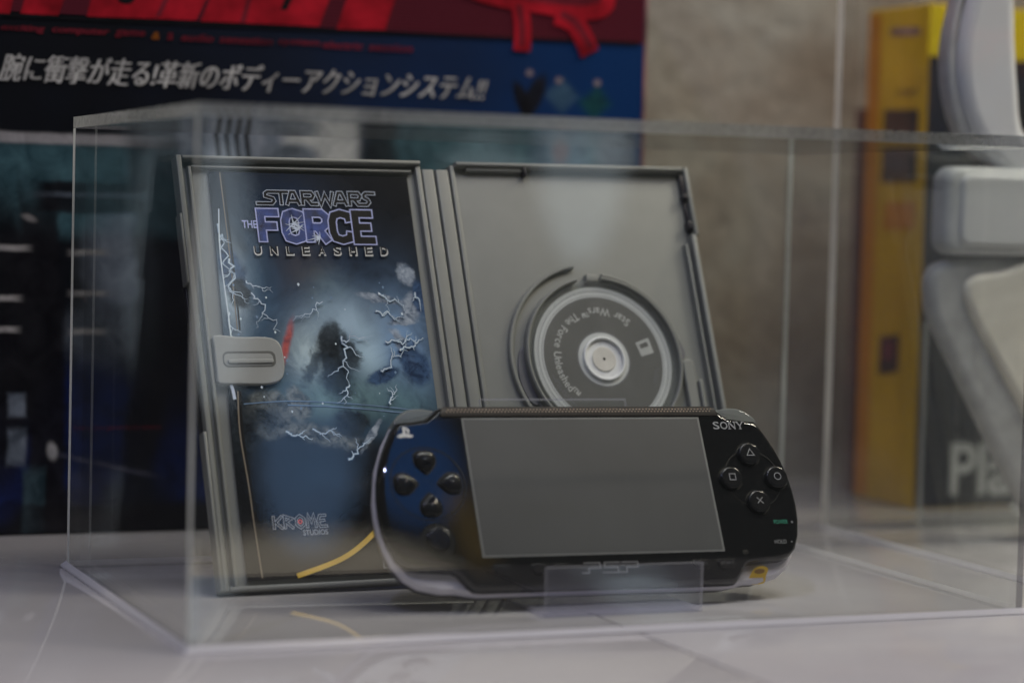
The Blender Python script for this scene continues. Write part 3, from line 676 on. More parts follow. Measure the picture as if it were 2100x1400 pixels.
# ------------------------------------------------------------ handheld console
PM = Matrix([[0.999834, 0.012296, -0.013442, 0.36098], [-0.017736, 0.48857, -0.872344, 0.79567], [-0.004159, 0.872438, 0.488707, 0.04246], [0, 0, 0, 1]])
hc = empty('handheld_console', PM, 'glossy black handheld game console with grey screen propped on a clear stand', 'game console')
half = [(0.0540, 0.0318), (0.0562, 0.0308), (0.0580, 0.0290), (0.0605, 0.0272), (0.0650, 0.0264), (0.0708, 0.0258), (0.0728, 0.0228), (0.0748, 0.0188), (0.0768, 0.0143), (0.0785, 0.0090),
        (0.0798, 0.0035), (0.0806, -0.0030), (0.0808, -0.0090), (0.0803, -0.0150), (0.0790, -0.0210), (0.0768, -0.0262), (0.0738, -0.0290), (0.0700, -0.0302), (0.0582, -0.0312), (0.0562, -0.0322), (0.0530, -0.0366), (0.0510, -0.0385), (0.0480, -0.0388)]
XS = -0.0006
def wide(x): return x+max(0.0, x-0.058)*0.0015/0.0228
def outl(h):
    h = [(wide(x), y) for x, y in h]
    return [(x+XS, y) for x, y in h[::-1]] + [(-x+XS, y) for x, y in h]     # anticlockwise from bottom right
def outl_plain(h): return [(x, y) for x, y in h[::-1]] + [(-x, y) for x, y in h]     # anticlockwise from bottom right
face = outl(half)
def layers(mb, base, lv, m, cap0=True, cap1=True): mb.loft([[(x, y, z) for x, y in inset(base, i)] for i, z in lv], m, cap0, cap1)
b = MB()
layers(b, face, [(0.0004, -0.0052), (0.0, -0.0048), (-0.0001, -0.0030), (0.0001, -0.0018), (0.0006, -0.0009), (0.0013, -0.0003), (0.0022, 0.0)], 'black')
b.build('faceplate', hc)
# rounded hull behind the face
hull = [(0.0540, 0.0310), (0.0580, 0.0280), (0.0650, 0.0262), (0.0708, 0.0256), (0.0748, 0.0186), (0.0785, 0.0088), (0.0806, -0.0030), (0.0808, -0.0090), (0.0803, -0.0150), (0.0790, -0.0210), (0.0768, -0.0268), (0.0735, -0.0318), (0.0690, -0.0350), (0.0620, -0.0368), (0.0560, -0.0370), (0.0530, -0.0378), (0.0480, -0.0386)]
ho = outl(hull)
b = MB(); layers(b, ho, [(0.0008, -0.0096), (-0.0004, -0.0088), (-0.0007, -0.0075), (-0.0005, -0.0062), (0.0006, -0.0050)], 'silver'); b.build('side_band', hc)
b = MB(); layers(b, ho, [(0.0130, -0.0178), (0.0060, -0.0172), (0.0022, -0.0158), (0.0006, -0.0130), (0.0006, -0.0097)], 'backshell'); b.build('back_shell', hc)
# display
b = MB(); b.box(-0.0475, 0.0475, -0.0269, 0.0269, 0.00005, 0.00012, 'screenedge'); b.box(-0.0467, 0.0467, -0.0262, 0.0262, 0.00012, 0.00018, 'screen')
b.build('screen', hc)
# dotted grip strip along the top edge
b = MB()
def strip_section(x, k): return [(x, 0.0274, -0.0004), (x, 0.0274, 0.0004), (x, 0.0286, 0.0007), (x+k*0.0006, 0.0304, 0.0004), (x+k*0.0018, 0.0318, -0.0010), (x+k*0.0022, 0.0324, -0.0040), (x+k*0.0022, 0.0310, -0.0044)]
b.loft([strip_section(0.0552, -1), strip_section(-0.0552, 1)], 'rubber')
M['dot'] = mat('pale_brown_plastic', (0.42, 0.31, 0.22), 0.3)  # dots pale brown against the dark strip
for i in range(80):
    for j in range(2):
        x = -0.0528+0.00133*i+(0.00066 if j else 0); y = 0.0291+0.00088*j
        b.dome((x, y), 0.00042, 0.00034, 0.00045, 0.00040, 'dot', n=6)
b.build('grip_strip', hc)
# direction buttons
def teardrop(cx, cy, ang, L=0.0040, w_=0.0046):
    P = []
    for x, y in [(-0.0040, -0.0020), (-0.0042, 0.0), (-0.0040, 0.0020), (-0.0028, 0.0035), (-0.0005, 0.0038), (0.0015, 0.0030), (0.0040, 0.0006), (0.0043, 0.0), (0.0040, -0.0006), (0.0015, -0.0030), (-0.0005, -0.0038), (-0.0028, -0.0035)]:
        c_, s_ = math.cos(ang), math.sin(ang); P.append((cx+x*c_-y*s_, cy+x*s_+y*c_))
    return smooth(P[::-1], 3)
DP = (-0.0639, 0.0014)
for dx, dy, an in ((0, 0.0083, -90), (-0.0083, 0, 0), (0.0083, 0, 180), (0, -0.0083, 90)):
    P = teardrop(DP[0]+dx, DP[1]+dy, math.radians(an))
    b = MB(); b.poly(inset(P, -0.0006), 0.00012, 'recess')
    b.loft([[(x, y, z) for x, y in inset(P, i)] for i, z in ((0, 0.0001), (0.0000, 0.0007), (0.0003, 0.0011), (0.0009, 0.0014), (0.0016, 0.00155), (0.0024, 0.0016), (0.0031, 0.0016))], 'button')
    b.dome((DP[0]+dx*1.05, DP[1]+dy*1.05), 0.0009, 0.0009, 0.0015, 0.0004, 'button', n=14)
    b.build('direction_button', hc)
for x, y in ((-0.0639, 0.0014),):
    b = MB(); b.tube_ring((x, y), 0.0138, 0.0142, 0.0000, 0.00016, 'recess', n=64); b.build('button_groove', hc)
# face buttons with their symbols
BT = (0.0650, 0.0017)
for dx, dy, kind in ((0, 0.0096, 'tri'), (-0.0094, 0, 'sq'), (0.0094, 0, 'circ'), (0, -0.0096, 'x')):
    cx, cy_ = BT[0]+dx, BT[1]+dy
    b = MB(); b.ring((cx, cy_), 0.0040, 0.0050, 0.00012, 'recess', n=40)
    b.dome((cx, cy_), 0.0044, 0.0044, 0.0001, 0.0006, 'button', n=40, flat=0.78, side=0.0013)
    zt = 0.0022; w_ = 0.00030
    if kind == 'tri': b.ribbon([(cx-0.0015, cy_-0.0010), (cx+0.0015, cy_-0.0010), (cx, cy_+0.0016)], w_, zt, 'print_grey', True)
    elif kind == 'sq': b.ribbon([(cx-0.0012, cy_-0.0012), (cx+0.0012, cy_-0.0012), (cx+0.0012, cy_+0.0012), (cx-0.0012, cy_+0.0012)], w_, zt, 'print_grey', True)
    elif kind == 'circ': b.ring((cx, cy_), 0.0012, 0.0015, zt, 'print_grey', n=32)
    else:
        b.ribbon([(cx-0.0012, cy_-0.0012), (cx+0.0012, cy_+0.0012)], w_, zt, 'print_grey'); b.ribbon([(cx-0.0012, cy_+0.0012), (cx+0.0012, cy_-0.0012)], w_, zt+0.00002, 'print_grey')
    b.build('face_button', hc)
b = MB()
for a0, a1 in ((20, 70), (110, 160), (200, 250), (290, 340)):
    b.tube_ring(BT, 0.0108, 0.0112, -0.0001, 0.00032, 'button', a0, a1, 16, 0.0001); b.ring(BT, 0.0113, 0.0116, 0.00010, 'recess', a0, a1, 16)
b.build('button_groove', hc)
# clear shoulder buttons
for s in (-1, 1):
    P = smooth([(s*x, y) for x, y in ((0.0545, 0.0300), (0.0580, 0.0312), (0.0630, 0.0318), (0.0680, 0.0308), (0.0722, 0.0274), (0.0722, 0.0250), (0.0650, 0.0255), (0.0590, 0.0268))], 4)
    b = MB(); b.slab(P, -0.0105, -0.0022, 'smoke_plastic', 0.0008); b.build('shoulder_button', hc)
# analog nub, start and select, home and volume keys
b = MB(); b.ring((-0.0632, -0.0200), 0.0002, 0.0062, 0.00012, 'recess'); b.dome((-0.0632, -0.0200), 0.0046, 0.0046, 0.0001, 0.0010, 'button', flat=0.75, side=0.0012); b.build('analog_nub', hc)
for nm, x0, x1 in (('start_button', 0.0432, 0.0512), ('select_button', 0.0335, 0.0405), ('volume_button', -0.0210, -0.0150), ('volume_button', -0.0300, -0.0240), ('home_button', -0.0440, -0.0370)):
    P = rrect(x0, x1, -0.0336, -0.0300, 0.0012); P = [(x, y) for x, y in P]
    P = [(x+(0.0009 if x < (x0+x1)/2 else -0.0009)*(1 if y < -0.0318 else 0), y) for x, y in P]
    b = MB(); b.poly(inset(P, -0.0004), 0.00008, 'recess'); b.slab(P, 0.00005, 0.0008, 'button', 0.0003)
    if nm in ('start_button', 'select_button'): b.text(nm.split('_')[0].upper(), x0+0.0014, -0.0322, x1-0.0014, -0.0311, 0.00085, 'print_dim')
    b.build(nm, hc)
b = MB(); b.slab(rrect(0.0545, 0.0571, -0.0284, -0.0266, 0.0005), -0.0006, 0.0001, 'recess', 0.0002); b.build('strap_slot', hc)
b = MB(); b.slab(rrect(-0.0571, -0.0545, -0.0284, -0.0266, 0.0005), -0.0006, 0.0001, 'recess', 0.0002); b.build('strap_slot', hc)
# lettering on the face
b = MB(); zf = 0.00012
sx0, sx1, sy0, sy1 = 0.0529, 0.0657, 0.0219, 0.0250
lw_ = (sx1-sx0)/4
b.text('S', sx0, sy0, sx0+lw_*0.80, sy1, zf, 'print_grey', 0.012)
b.text('O', sx0+lw_*0.93, sy0, sx0+lw_*1.88, sy1, zf, 'print_grey', 0.012)
def serif(x, y, wd): b.ribbon([(x-wd, y), (x+wd, y)], 0.00030, zf+0.00001, 'print_grey')
n0 = sx0+lw_*2.08; n1 = sx0+lw_*2.82
b.ribbon([(n0, sy0), (n0, sy1)], 0.00034, zf, 'print_grey'); b.ribbon([(n1, sy0), (n1, sy1)], 0.00034, zf, 'print_grey'); b.ribbon([(n0-0.0001, sy1), (n1+0.0001, sy0)], 0.00056, zf+0.00002, 'print_grey')
serif(n0, sy0+0.00015, 0.0006); serif(n0-0.0002, sy1-0.00015, 0.0005); serif(n1, sy1-0.00015, 0.0006)
y0_ = sx0+lw_*3.0; y1_ = sx1; ym = (y0_+y1_)/2
b.ribbon([(y0_+0.0003, sy1), (ym, sy0+0.0013)], 0.00055, zf, 'print_grey'); b.ribbon([(y1_-0.0003, sy1), (ym, sy0+0.0013)], 0.00036, zf+0.00002, 'print_grey'); b.ribbon([(ym, sy0+0.0015), (ym, sy0)], 0.00050, zf+0.00003, 'print_grey')
serif(y0_+0.0003, sy1-0.00015, 0.0006); serif(y1_-0.0003, sy1-0.00015, 0.0006); serif(ym, sy0+0.00015, 0.0006)
serif(sx0+0.0002, sy0+0.0005, 0.0002)
b.build('maker_lettering', hc); b = MB()
b.text('POWER', 0.0700, -0.0166, 0.0757, -0.0150, zf, 'print_green', 0.0); b.ring((0.0775, -0.0160), 0.0, 0.0005, zf, 'print_mid', n=14)
b.build('power_lettering', hc); b = MB()
b.text('HOLD', 0.0686, -0.0244, 0.0735, -0.0229, zf, 'print_grey', 0.0); b.ring((0.0757, -0.0238), 0.0, 0.00035, zf, 'print_mid', n=12)
b.build('hold_lettering', hc); b = MB()
lx, ly = -0.0699, 0.0196
b.poly([(lx-0.0006, ly), (lx-0.0006, ly+0.0040), (lx+0.0004, ly+0.0038), (lx+0.0004, ly-0.0003)], zf, 'white_print')
b.poly(smooth([(lx+0.0004, ly+0.0038), (lx+0.0018, ly+0.0030), (lx+0.0019, ly+0.0018), (lx+0.0010, ly+0.0014), (lx+0.0010, ly+0.0024), (lx+0.0004, ly+0.0028)], 3), zf+0.00001, 'white_print')
b.poly(smooth([(lx-0.0006, ly+0.0014), (lx-0.0022, ly+0.0008), (lx-0.0030, ly+0.0001), (lx-0.0018, ly-0.0004), (lx-0.0006, ly)], 3), zf+0.00002, 'white_print')
b.poly(smooth([(lx+0.0004, ly+0.0012), (lx+0.0020, ly+0.0010), (lx+0.0032, ly+0.0003), (lx+0.0018, ly-0.0003), (lx+0.0004, ly+0.0001)], 3), zf+0.00003, 'white_print')
b.build('console_mark', hc); b = MB()
e0, e1, ey0, ey1 = -0.0098, 0.0124, -0.0338, -0.0300; ew = (e1-e0)/3
for k_ in (0, 2):
    x = e0+ew*k_; b.ribbon([(x-0.0010, ey0), (x+0.0020, ey0), (x+0.0020, ey0+0.0018), (x+0.0066, ey0+0.0018), (x+0.0066, ey1), (x+0.0002, ey1)], 0.00042, zf+0.00001*k_, 'print_mid')
x = e0+ew
b.ribbon([(x+0.0070, ey1), (x+0.0010, ey1), (x+0.0010, ey0+0.0019), (x+0.0060, ey0+0.0019), (x+0.0060, ey0), (x-0.0004, ey0)], 0.00042, zf+0.00005, 'print_mid')
b.build('emblem', hc)
# round yellow sticker wrapped onto the corner of the trim
nrm = -0.0348
b = MB()
SC = Matrix(((1, 0, 0, 0.0612), (0, 0.64, -0.768, -0.0350), (0, 0.768, 0.64, -0.0041), (0, 0, 0, 1)))
def stp(pts): return [tuple(SC @ Vector((x, y, z))) for x, y, z in pts]
P = smooth([(-0.0034, -0.0036), (0.0030, -0.0036), (0.0034, -0.0004), (0.0036, 0.0026), (0.0012, 0.0038), (-0.0016, 0.0032), (-0.0030, 0.0010)], 3)
b.add(stp([(x, y, 0.0) for x, y in P]), [tuple(range(len(P)))], 'yellow_sticker')
P = [(0.0002+0.0022*math.cos(t), 0.0016+0.0011*math.sin(t)) for t in [6.283*i/18 for i in range(18)]]
b.add(stp([(x, y, 0.00006) for x, y in P]), [tuple(range(18))], 'sticker_ink')
for x in (-0.0016, 0.0012): b.add(stp([(x-0.0006, -0.0026, 0.00006), (x+0.0008, -0.0026, 0.00006), (x+0.0008, -0.0012, 0.00006), (x-0.0006, -0.0012, 0.00006)]), [(0, 1, 2, 3)], 'sticker_ink')
b.build('sticker', hc)

# ------------------------------------------------------------ clear stand under the console
stn = empty('console_stand', I4, 'small clear acrylic stand holding up the black console', 'stand')
b = MB(); P0 = (0.3300, 0.7655)
def plate(mb, pts, m1, m2):   # pts: 4 corners front then 4 back
    F = [((0, 1, 2, 3), m1), ((7, 6, 5, 4), m1), ((0, 4, 5, 1), m2), ((1, 5, 6, 2), m2), ((2, 6, 7, 3), m2), ((3, 7, 4, 0), m2)]
    for f, m in F: mb.add(pts, [f], m)
xa, xb = 0.3298, 0.3905
plate(b, [(xa, 0.7640, 0.0004), (xb, 0.7640, 0.0004), (xb, 0.7640, 0.0178), (xa, 0.7640, 0.0178), (xa, 0.7662, 0.0004), (xb, 0.7662, 0.0004), (xb, 0.7662, 0.0178), (xa, 0.7662, 0.0178)], 'stand_sheet', 'stand_edge')
b.build('front_lip', stn)
b = MB()
q0 = PM @ Vector((-0.0310, -0.0330, -0.0190)); 
def psp(x, y, z): return tuple(PM @ Vector((x, y, z)))
xl, xr = -0.0312, 0.0282
plate(b, [psp(xl, -0.020, -0.0185), psp(xr, -0.020, -0.0185), psp(xr, 0.0432, -0.0185), psp(xl, 0.0432, -0.0185), psp(xl, -0.020, -0.0207), psp(xr, -0.020, -0.0207), psp(xr, 0.0432, -0.0207), psp(xl, 0.0432, -0.0207)], 'acrylic', 'stand_edge')
b.build('back_rest', stn)
b = MB(); plate(b, [(xa, 0.7664, 0.0004), (xb, 0.7664, 0.0004), (xb, 0.7664, 0.0016), (xa, 0.7664, 0.0016), (xa, 0.8080, 0.0004), (xb, 0.8080, 0.0004), (xb, 0.8080, 0.0016), (xa, 0.8080, 0.0016)], 'acrylic', 'stand_edge')
b.build('foot_plate', stn)

# ------------------------------------------------------------ printed package behind, left
def card(name, m): M[name] = mat(name, m, 0.45, var=0.55, nscale=55, spec=0.15)
for nm, c_ in (('art_red', (0.36, 0.008, 0.018)), ('art_red_dim', (0.16, 0.012, 0.022)), ('art_orange', (0.30, 0.09, 0.01)), ('art_white', (0.44, 0.43, 0.40)), ('art_black', (0.006, 0.006, 0.008)),
               ('art_navy', (0.006, 0.014, 0.085)), ('art_teal', (0.027, 0.066, 0.080)), ('art_steel', (0.20, 0.23, 0.27)), ('art_pale', (0.46, 0.46, 0.42)), ('art_sky', (0.07, 0.14, 0.21)), ('art_green', (0.012, 0.075, 0.065)),
               ('art_skin', (0.42, 0.28, 0.25)), ('art_slate', (0.085, 0.10, 0.125)), ('art_grey', (0.16, 0.15, 0.15)), ('art_pink', (0.26, 0.12, 0.11)), ('art_glow', (0.15, 0.18, 0.22))): card(nm, c_)
def package_material():
    q = NT('printed_package_card'); v = q.coords()
    sep = q.n('ShaderNodeSeparateXYZ'); q.l(v, sep.inputs[0])
    f = q.math('MULTIPLY_ADD', sep.outputs[0], 3.7, -0.86, clamp=True)
    f = q.math('ADD', f, q.math('MULTIPLY_ADD', q.noise(14, 3, 0.5, v), 0.4, -0.2))
    base = q.ramp(f, [(0.0, (0.006, 0.007, 0.010)), (0.35, (0.010, 0.016, 0.035)), (0.8, (0.004, 0.030, 0.115)), (1.0, (0.004, 0.030, 0.115))])
    P_ = SoftPrint(q, sep.outputs[0], sep.outputs[1], v, base, 60, 90); h = P_.shape
    TL = ((0.028, 0.070, 0.085), (0.070, 0.150, 0.172)); BKC = ((0.004, 0.004, 0.006), (0.012, 0.012, 0.015)); ST = ((0.17, 0.20, 0.25), (0.32, 0.35, 0.40)); WH = ((0.46, 0.46, 0.44), (0.66, 0.66, 0.62))
    NB = ((0.004, 0.008, 0.040), (0.008, 0.020, 0.110)); SL = ((0.060, 0.075, 0.095), (0.17, 0.20, 0.24)); SK = ((0.02, 0.05, 0.085), (0.07, 0.14, 0.20)); GN = ((0.008, 0.035, 0.035), (0.015, 0.09, 0.075))
    h([(0.20299,0.14600)][0], 75, 19, 0, *TL, soft=0.5, warp=6, box=True)
    h([(0.19455,0.16664)][0], 52, 2.2, 0, (0.26, 0.25, 0.25), (0.42, 0.40, 0.40), soft=0.9, warp=2, box=True)
    h([(0.28689,0.16398)][0], 46, 12, 0, *ST, soft=0.4, warp=4, box=True); h([(0.32200,0.16724)][0], 17, 9, 0, *WH, soft=0.5, warp=4, box=True); h([(0.30880,0.16258)][0], 12, 5, 0, *SL, soft=0.8, warp=4)
    for k in (0, 1, 2, 3): h(([(0.27540,0.16569)][0][0]+k*0.0044, [(0.27540,0.16569)][0][1]), 1.1, 9, 8, *BKC, soft=0.7, warp=1, box=True)
    h([(0.40709,0.16133)][0], 62, 12, 0, *TL, soft=0.3, warp=3, box=True); h([(0.43562,0.16661)][0], 14, 13, 0, *SK, soft=0.9, warp=6); h([(0.46362,0.16750)][0], 10, 13, 0, *SL, soft=0.8, warp=6); h([(0.43556,0.16882)][0], 4, 6, 0, (0.10, 0.05, 0.05), (0.20, 0.10, 0.09), amt=0.7, soft=1.2, warp=4); h([(0.34911,0.16172)][0], 8, 16, 6, *BKC, amt=0.85, soft=0.9, warp=4)
    h([(0.43603,0.19398)][0], 5.6, 5.6, 45, *SK, amt=0.75, soft=0.9, warp=3, box=True); h([(0.45237,0.19111)][0], 6.0, 5.2, 40, *GN, amt=0.85, soft=0.9, warp=3, box=True); h([(0.42168,0.19251)][0], 4.2, 11, -28, *BKC, soft=0.6, warp=3); h([(0.41576,0.19117)][0], 3.2, 9, 24, *BKC, soft=0.6, warp=3)
    for c_ in [(0.41947,0.20337),(0.43391,0.20071),(0.45307,0.20044)]: h(c_, 1.7, 1.5, 0, (0.18, 0.14, 0.14), (0.34, 0.26, 0.25), amt=0.8, soft=1.2, warp=1)
    h([(0.23446,0.11695)][0], 14, 24, 0, (0.17, 0.20, 0.25), (0.30, 0.35, 0.42), soft=1.1, warp=9); h([(0.22769,0.08383)][0], 17, 14, 0, *SL, amt=0.6, soft=1.1, warp=8)
    h([(0.26762,0.04192)][0], 20, 32, 0, *NB, soft=0.6, warp=6); h([(0.22106,0.04248)][0], 24, 30, 0, *NB, amt=0.85, soft=0.9, warp=8); h([(0.18430,0.03066)][0], 14, 22, 0, *NB, soft=0.8, warp=6)
    h([(0.22155,0.14240)][0], 23, 6.5, 0, *BKC, soft=0.35, warp=4, box=True); h([(0.25141,0.11098)][0], 11, 66, 4, *BKC, soft=0.5, warp=8, box=True); h([(0.24611,0.05054)][0], 8, 32, -8, *BKC, soft=0.7, warp=8)
    h([(0.20249,0.06940)][0], 8.0, 76, 3, *BKC, soft=0.45, warp=7, box=True); h([(0.18361,0.08165)][0], 16, 62, 0, *BKC, soft=0.5, warp=10)
    h([(0.22153,0.14343)][0], 19, 1.1, 0, *SL, amt=0.7, soft=1.0, warp=2, box=True); h([(0.19504,0.13300)][0], 3.2, 1.4, -20, (0.12, 0.11, 0.11), (0.22, 0.21, 0.20), soft=1.0, warp=2)
    for c_, w_ in (([(0.18671,0.12066)][0], 7.5), ([(0.18458,0.09954)][0], 6.5), ([(0.18455,0.08653)][0], 6), ([(0.22047,0.11920)][0], 7), ([(0.22074,0.10193)][0], 7), ([(0.22058,0.08587)][0], 6.5)): h(c_, w_, 1.2, 0, (0.26, 0.25, 0.24), (0.42, 0.40, 0.38), soft=1.0, warp=1.5, box=True)
    h([(0.19106,0.05512)][0], 3.6, 4.6, 0, *SL, soft=0.6, warp=3, box=True); h([(0.19110,0.03772)][0], 3.8, 7.4, 0, *SL, soft=0.6, warp=3, box=True); h([(0.19879,0.01395)][0], 4.8, 14, 0, (0.012, 0.028, 0.036), (0.05, 0.085, 0.10), soft=0.5, warp=3, box=True); h([(0.20607,0.03545)][0], 2.2, 3.8, 10, (0.22, 0.22, 0.22), (0.42, 0.42, 0.41), soft=0.8, warp=2)
    h([(0.23005,0.02885)][0], 17, 0.9, -14, (0.05, 0.055, 0.09), (0.13, 0.13, 0.18), soft=1.2, warp=2, box=True); h([(0.23947,0.00632)][0], 45, 6.0, 0, *BKC, soft=0.6, warp=4, box=True)
    q.l(P_.col, q.b.inputs['Base Color'])
    q.b.inputs['Roughness'].default_value = 0.4; q.b.inputs['Specular IOR Level'].default_value = 0.15; return q.m
M['package'] = package_material()
def band_material():
    q = NT('maroon_striped_print'); v = q.coords()
    wv = q.n('ShaderNodeTexWave', wave_type='BANDS', bands_direction='Y'); wv.inputs['Scale'].default_value = 210; q.l(v, wv.inputs[0])
    q.l(q.ramp(wv.outputs[1], [(0.3, (0.05, 0.008, 0.012)), (0.7, (0.13, 0.014, 0.028))]), q.b.inputs['Base Color']); q.b.inputs['Roughness'].default_value = 0.4; q.b.inputs['Specular IOR Level'].default_value = 0.15; return q.m
M['band'] = band_material()
pk = empty('game_package', upright(0, 1.0070, 0), 'large dark blue printed package with red lettering and Japanese slogan', 'package')
PX1 = 0.4772
b = MB(); b.box(0.02, PX1, 0.0005, 0.335, -0.075, 0.0, 'package', 0.0008)
b.build('carton', pk)
b = MB(); b.box(PX1-0.0012, PX1+0.0004, 0.001, 0.334, -0.0740, 0.0002, 'art_pink', 0.0003); b.build('worn_edge', pk)
a = MB(); ZB = 0.00025
def zb():
    global ZB
    ZB += 0.00002
    return ZB
def PO(pts, m): a.poly(pts, zb(), m)
a.poly([(0.0205, 0.2180), (PX1-0.0016, 0.2192), (PX1-0.0016, 0.300), (0.0205, 0.300)], zb(), 'band')
PO([(0.10408,0.21649),(0.19239,0.24747),(0.18578,0.21701),(0.10408,0.21572)], 'art_red')
PO([(0.19019,0.21765),(0.20600,0.21769),(0.21677,0.24906),(0.19844,0.24786)], 'art_red')
PO([(0.21787,0.21792),(0.26476,0.21878),(0.28080,0.25323),(0.22499,0.24959)], 'art_red')
PO([(0.26689,0.21848),(0.28688,0.21870),(0.31975,0.21895),(0.32708,0.23939),(0.29811,0.25436),(0.28080,0.25323)], 'art_red')
PO([(0.32755,0.21830),(0.35003,0.21904),(0.36272,0.25858),(0.34055,0.25713)], 'art_red')
a.blob([(0.23057,0.22553),(0.23358,0.23182),(0.23986,0.23015),(0.23641,0.22423)], zb(), 'art_black'); PO([(0.30199,0.22536),(0.30720,0.23822),(0.31115,0.23845),(0.30484,0.22510)], 'art_black'); PO([(0.24697,0.21907),(0.24949,0.21962),(0.25660,0.23522),(0.25385,0.23506)], 'art_red_dim'); PO([(0.28406,0.21897),(0.28666,0.21911),(0.28985,0.23303),(0.28811,0.23293)], 'art_red_dim')
PO([(0.10408,0.21610),(0.18678,0.21726),(0.32979,0.21821),(0.47311,0.21958),(0.47315,0.21825),(0.32982,0.21694),(0.18679,0.21606),(0.10409,0.21533)], 'art_black')
zl = [(0.18186,0.21039),(0.18181,0.21359)]
for wd_, xs, mm in (('exciting', [(0.18225,0.21081),(0.20039,0.21174)], 'art_red_dim'), ('computer', [(0.20344,0.21190),(0.22766,0.21315)], 'art_red_dim'), ('game', [(0.22994,0.21327),(0.24286,0.21393)], 'art_red_dim'), ('&', [(0.24559,0.21407),(0.24916,0.21426)], 'art_orange'), ('a', [(0.25232,0.21442),(0.25486,0.21455)], 'art_red_dim'),
                    ('audio', [(0.25824,0.21473),(0.27251,0.21546)], 'art_red_dim'), ('sensation', [(0.27508,0.21560),(0.29888,0.21682)], 'art_red_dim'), ('system', [(0.30107,0.21694),(0.32000,0.21791)], 'art_red_dim'), ('electric', [(0.32133,0.21798),(0.33986,0.21894)], 'art_red_dim'), ('session', [(0.34256,0.21908),(0.36298,0.22013)], 'art_red_dim')):
    a.text(wd_, xs[0][0], 0.2098, xs[1][0], 0.2130, zb(), mm, 0.02, 0.2)
for ox in (0.0, 0.00018, 0.00036, 0.00054): a.text('\u8155\u306b\u885d\u6483\u304c\u8d70\u308b!\u9769\u65b0\u306e\u30dc\u30c7\u30a3\u30fc\u30a2\u30af\u30b7\u30e7\u30f3\u30b7\u30b9\u30c6\u30e0!!', 0.1812+ox, 0.1896, 0.3985+ox, 0.2012, zb(), 'art_white', 0.0, 0.36)
# toy gun silhouettes outlined in red
for P, w0 in (([(0.41515,0.21300),(0.41536,0.22283),(0.41340,0.23362)], 0.0082), ([(0.44878,0.21352),(0.44113,0.22636),(0.43138,0.23024)], 0.0095), ([(0.38390,0.24060),(0.40035,0.23615),(0.42410,0.23378),(0.44580,0.23211),(0.45663,0.23602),(0.45617,0.25144)], 0.0070)):
    a.ribbon(smooth_open(P, 4), w0, zb(), 'art_red')
for P, w0 in (([(0.41462,0.21516),(0.41488,0.22281),(0.41316,0.23361)], 0.0028), ([(0.44944,0.21576),(0.44161,0.22639),(0.43377,0.23080)], 0.0035), ([(0.38848,0.24303),(0.41211,0.23747),(0.44086,0.23558),(0.45170,0.23795)], 0.0024)):
    a.ribbon(smooth_open(P, 4), w0, zb(), 'art_red_dim')
a.text('interactive game body system', [(0.21484,0.04255)][0][0], 0.0440, [(0.25263,0.04210)][0][0], 0.0462, zb(), 'art_red_dim')
a.build('printed_artwork', pk)

# ------------------------------------------------------------ yellow package, right, behind the second box
M['yellow_card'] = mat('golden_yellow_card', (0.85, 0.54, 0.008), 0.5, var=0.15, nscale=25, spec=0.2)
M['orange_card'] = mat('orange_card_edge', (0.78, 0.31, 0.010), 0.5, var=0.1, spec=0.2)
M['bright_yellow'] = mat('bright_yellow_card', (0.72, 0.55, 0.01), 0.5, var=0.06, spec=0.2)
M['dark_card'] = mat('dark_card', (0.016, 0.015, 0.018), 0.45)
M['picture_dark'] = mat('dark_printed_picture', (0.022, 0.018, 0.024), 0.5, var=0.7, nscale=90)
M['maroon'] = mat('maroon_print', (0.16, 0.01, 0.05), 0.5)
yb = empty('yellow_package', I4, 'tall yellow and black package standing behind the tall acrylic box', 'package')
b = MB(); YX, YY, YD, YH = 0.6300, 1.0105, 0.0560, 0.2465
b.box(YX, 0.86, YY, YY+YD, 0.0004, YH, 'yellow_card', 0.0005); b.build('carton', yb)
b = MB()
S_ = lambda pts: [(YX-0.0002, y, z) for y, z in pts]
def side(pts, m, k=0):
    pts = pts if area(pts) < 0 else pts[::-1]
    b.add([(YX-0.0003-k*0.0001, y, z) for y, z in pts], [tuple(range(len(pts)))], m)
side([(YY+YD-0.012, 0.002), (YY+YD-0.0006, 0.002), (YY+YD-0.0006, YH-0.002), (YY+YD-0.012, YH-0.002)], 'orange_card')
side([(1.04547,0.23669),(1.01819,0.23554),(1.01795,0.23174),(1.04522,0.23281)], 'art_skin', 1); side([(1.04891,0.19636),(1.01693,0.19546),(1.01690,0.16053),(1.04982,0.15983)], 'picture_dark', 1)
side([(1.04539,0.17806),(1.02249,0.17773),(1.02262,0.16579),(1.04693,0.16592)], 'art_slate', 2)
side([(1.04577,0.08290),(1.02736,0.08495),(1.02800,0.06653),(1.04641,0.06373)], 'picture_dark', 1); side([(1.04141,0.08072),(1.03266,0.08173),(1.03300,0.07273),(1.04218,0.07089)], 'maroon', 2); side([(1.04451,0.15010),(1.01713,0.15029),(1.01762,0.13717),(1.04644,0.13668)], 'orange_card', 1)
b.build('side_print', yb)
b = MB()
def tside(body, p, q, m):
    vs, fs = glyphs(body, 0.02); xs = [v[0] for v in vs]; ys = [v[1] for v in vs]
    P = [(YX-0.0006, p[0]+(q[0]-p[0])*(v[0]-min(xs))/(max(xs)-min(xs)), p[1]+(q[1]-p[1])*(v[1]-min(ys))/(max(ys)-min(ys))) for v in vs]
    b.add(P, fs, m)
tq = [(1.03682,0.20276),(1.01713,0.20542)]
tside('PORT', tq[0], tq[1], 'art_black')
b.build('side_lettering', yb)
b = MB()
def front(pts, m, k=0):
    b.add([(x, YY-0.0003-k*0.0002, z) for x, z in (pts if area(pts) > 0 else pts[::-1])], [tuple(range(len(pts)))], m)
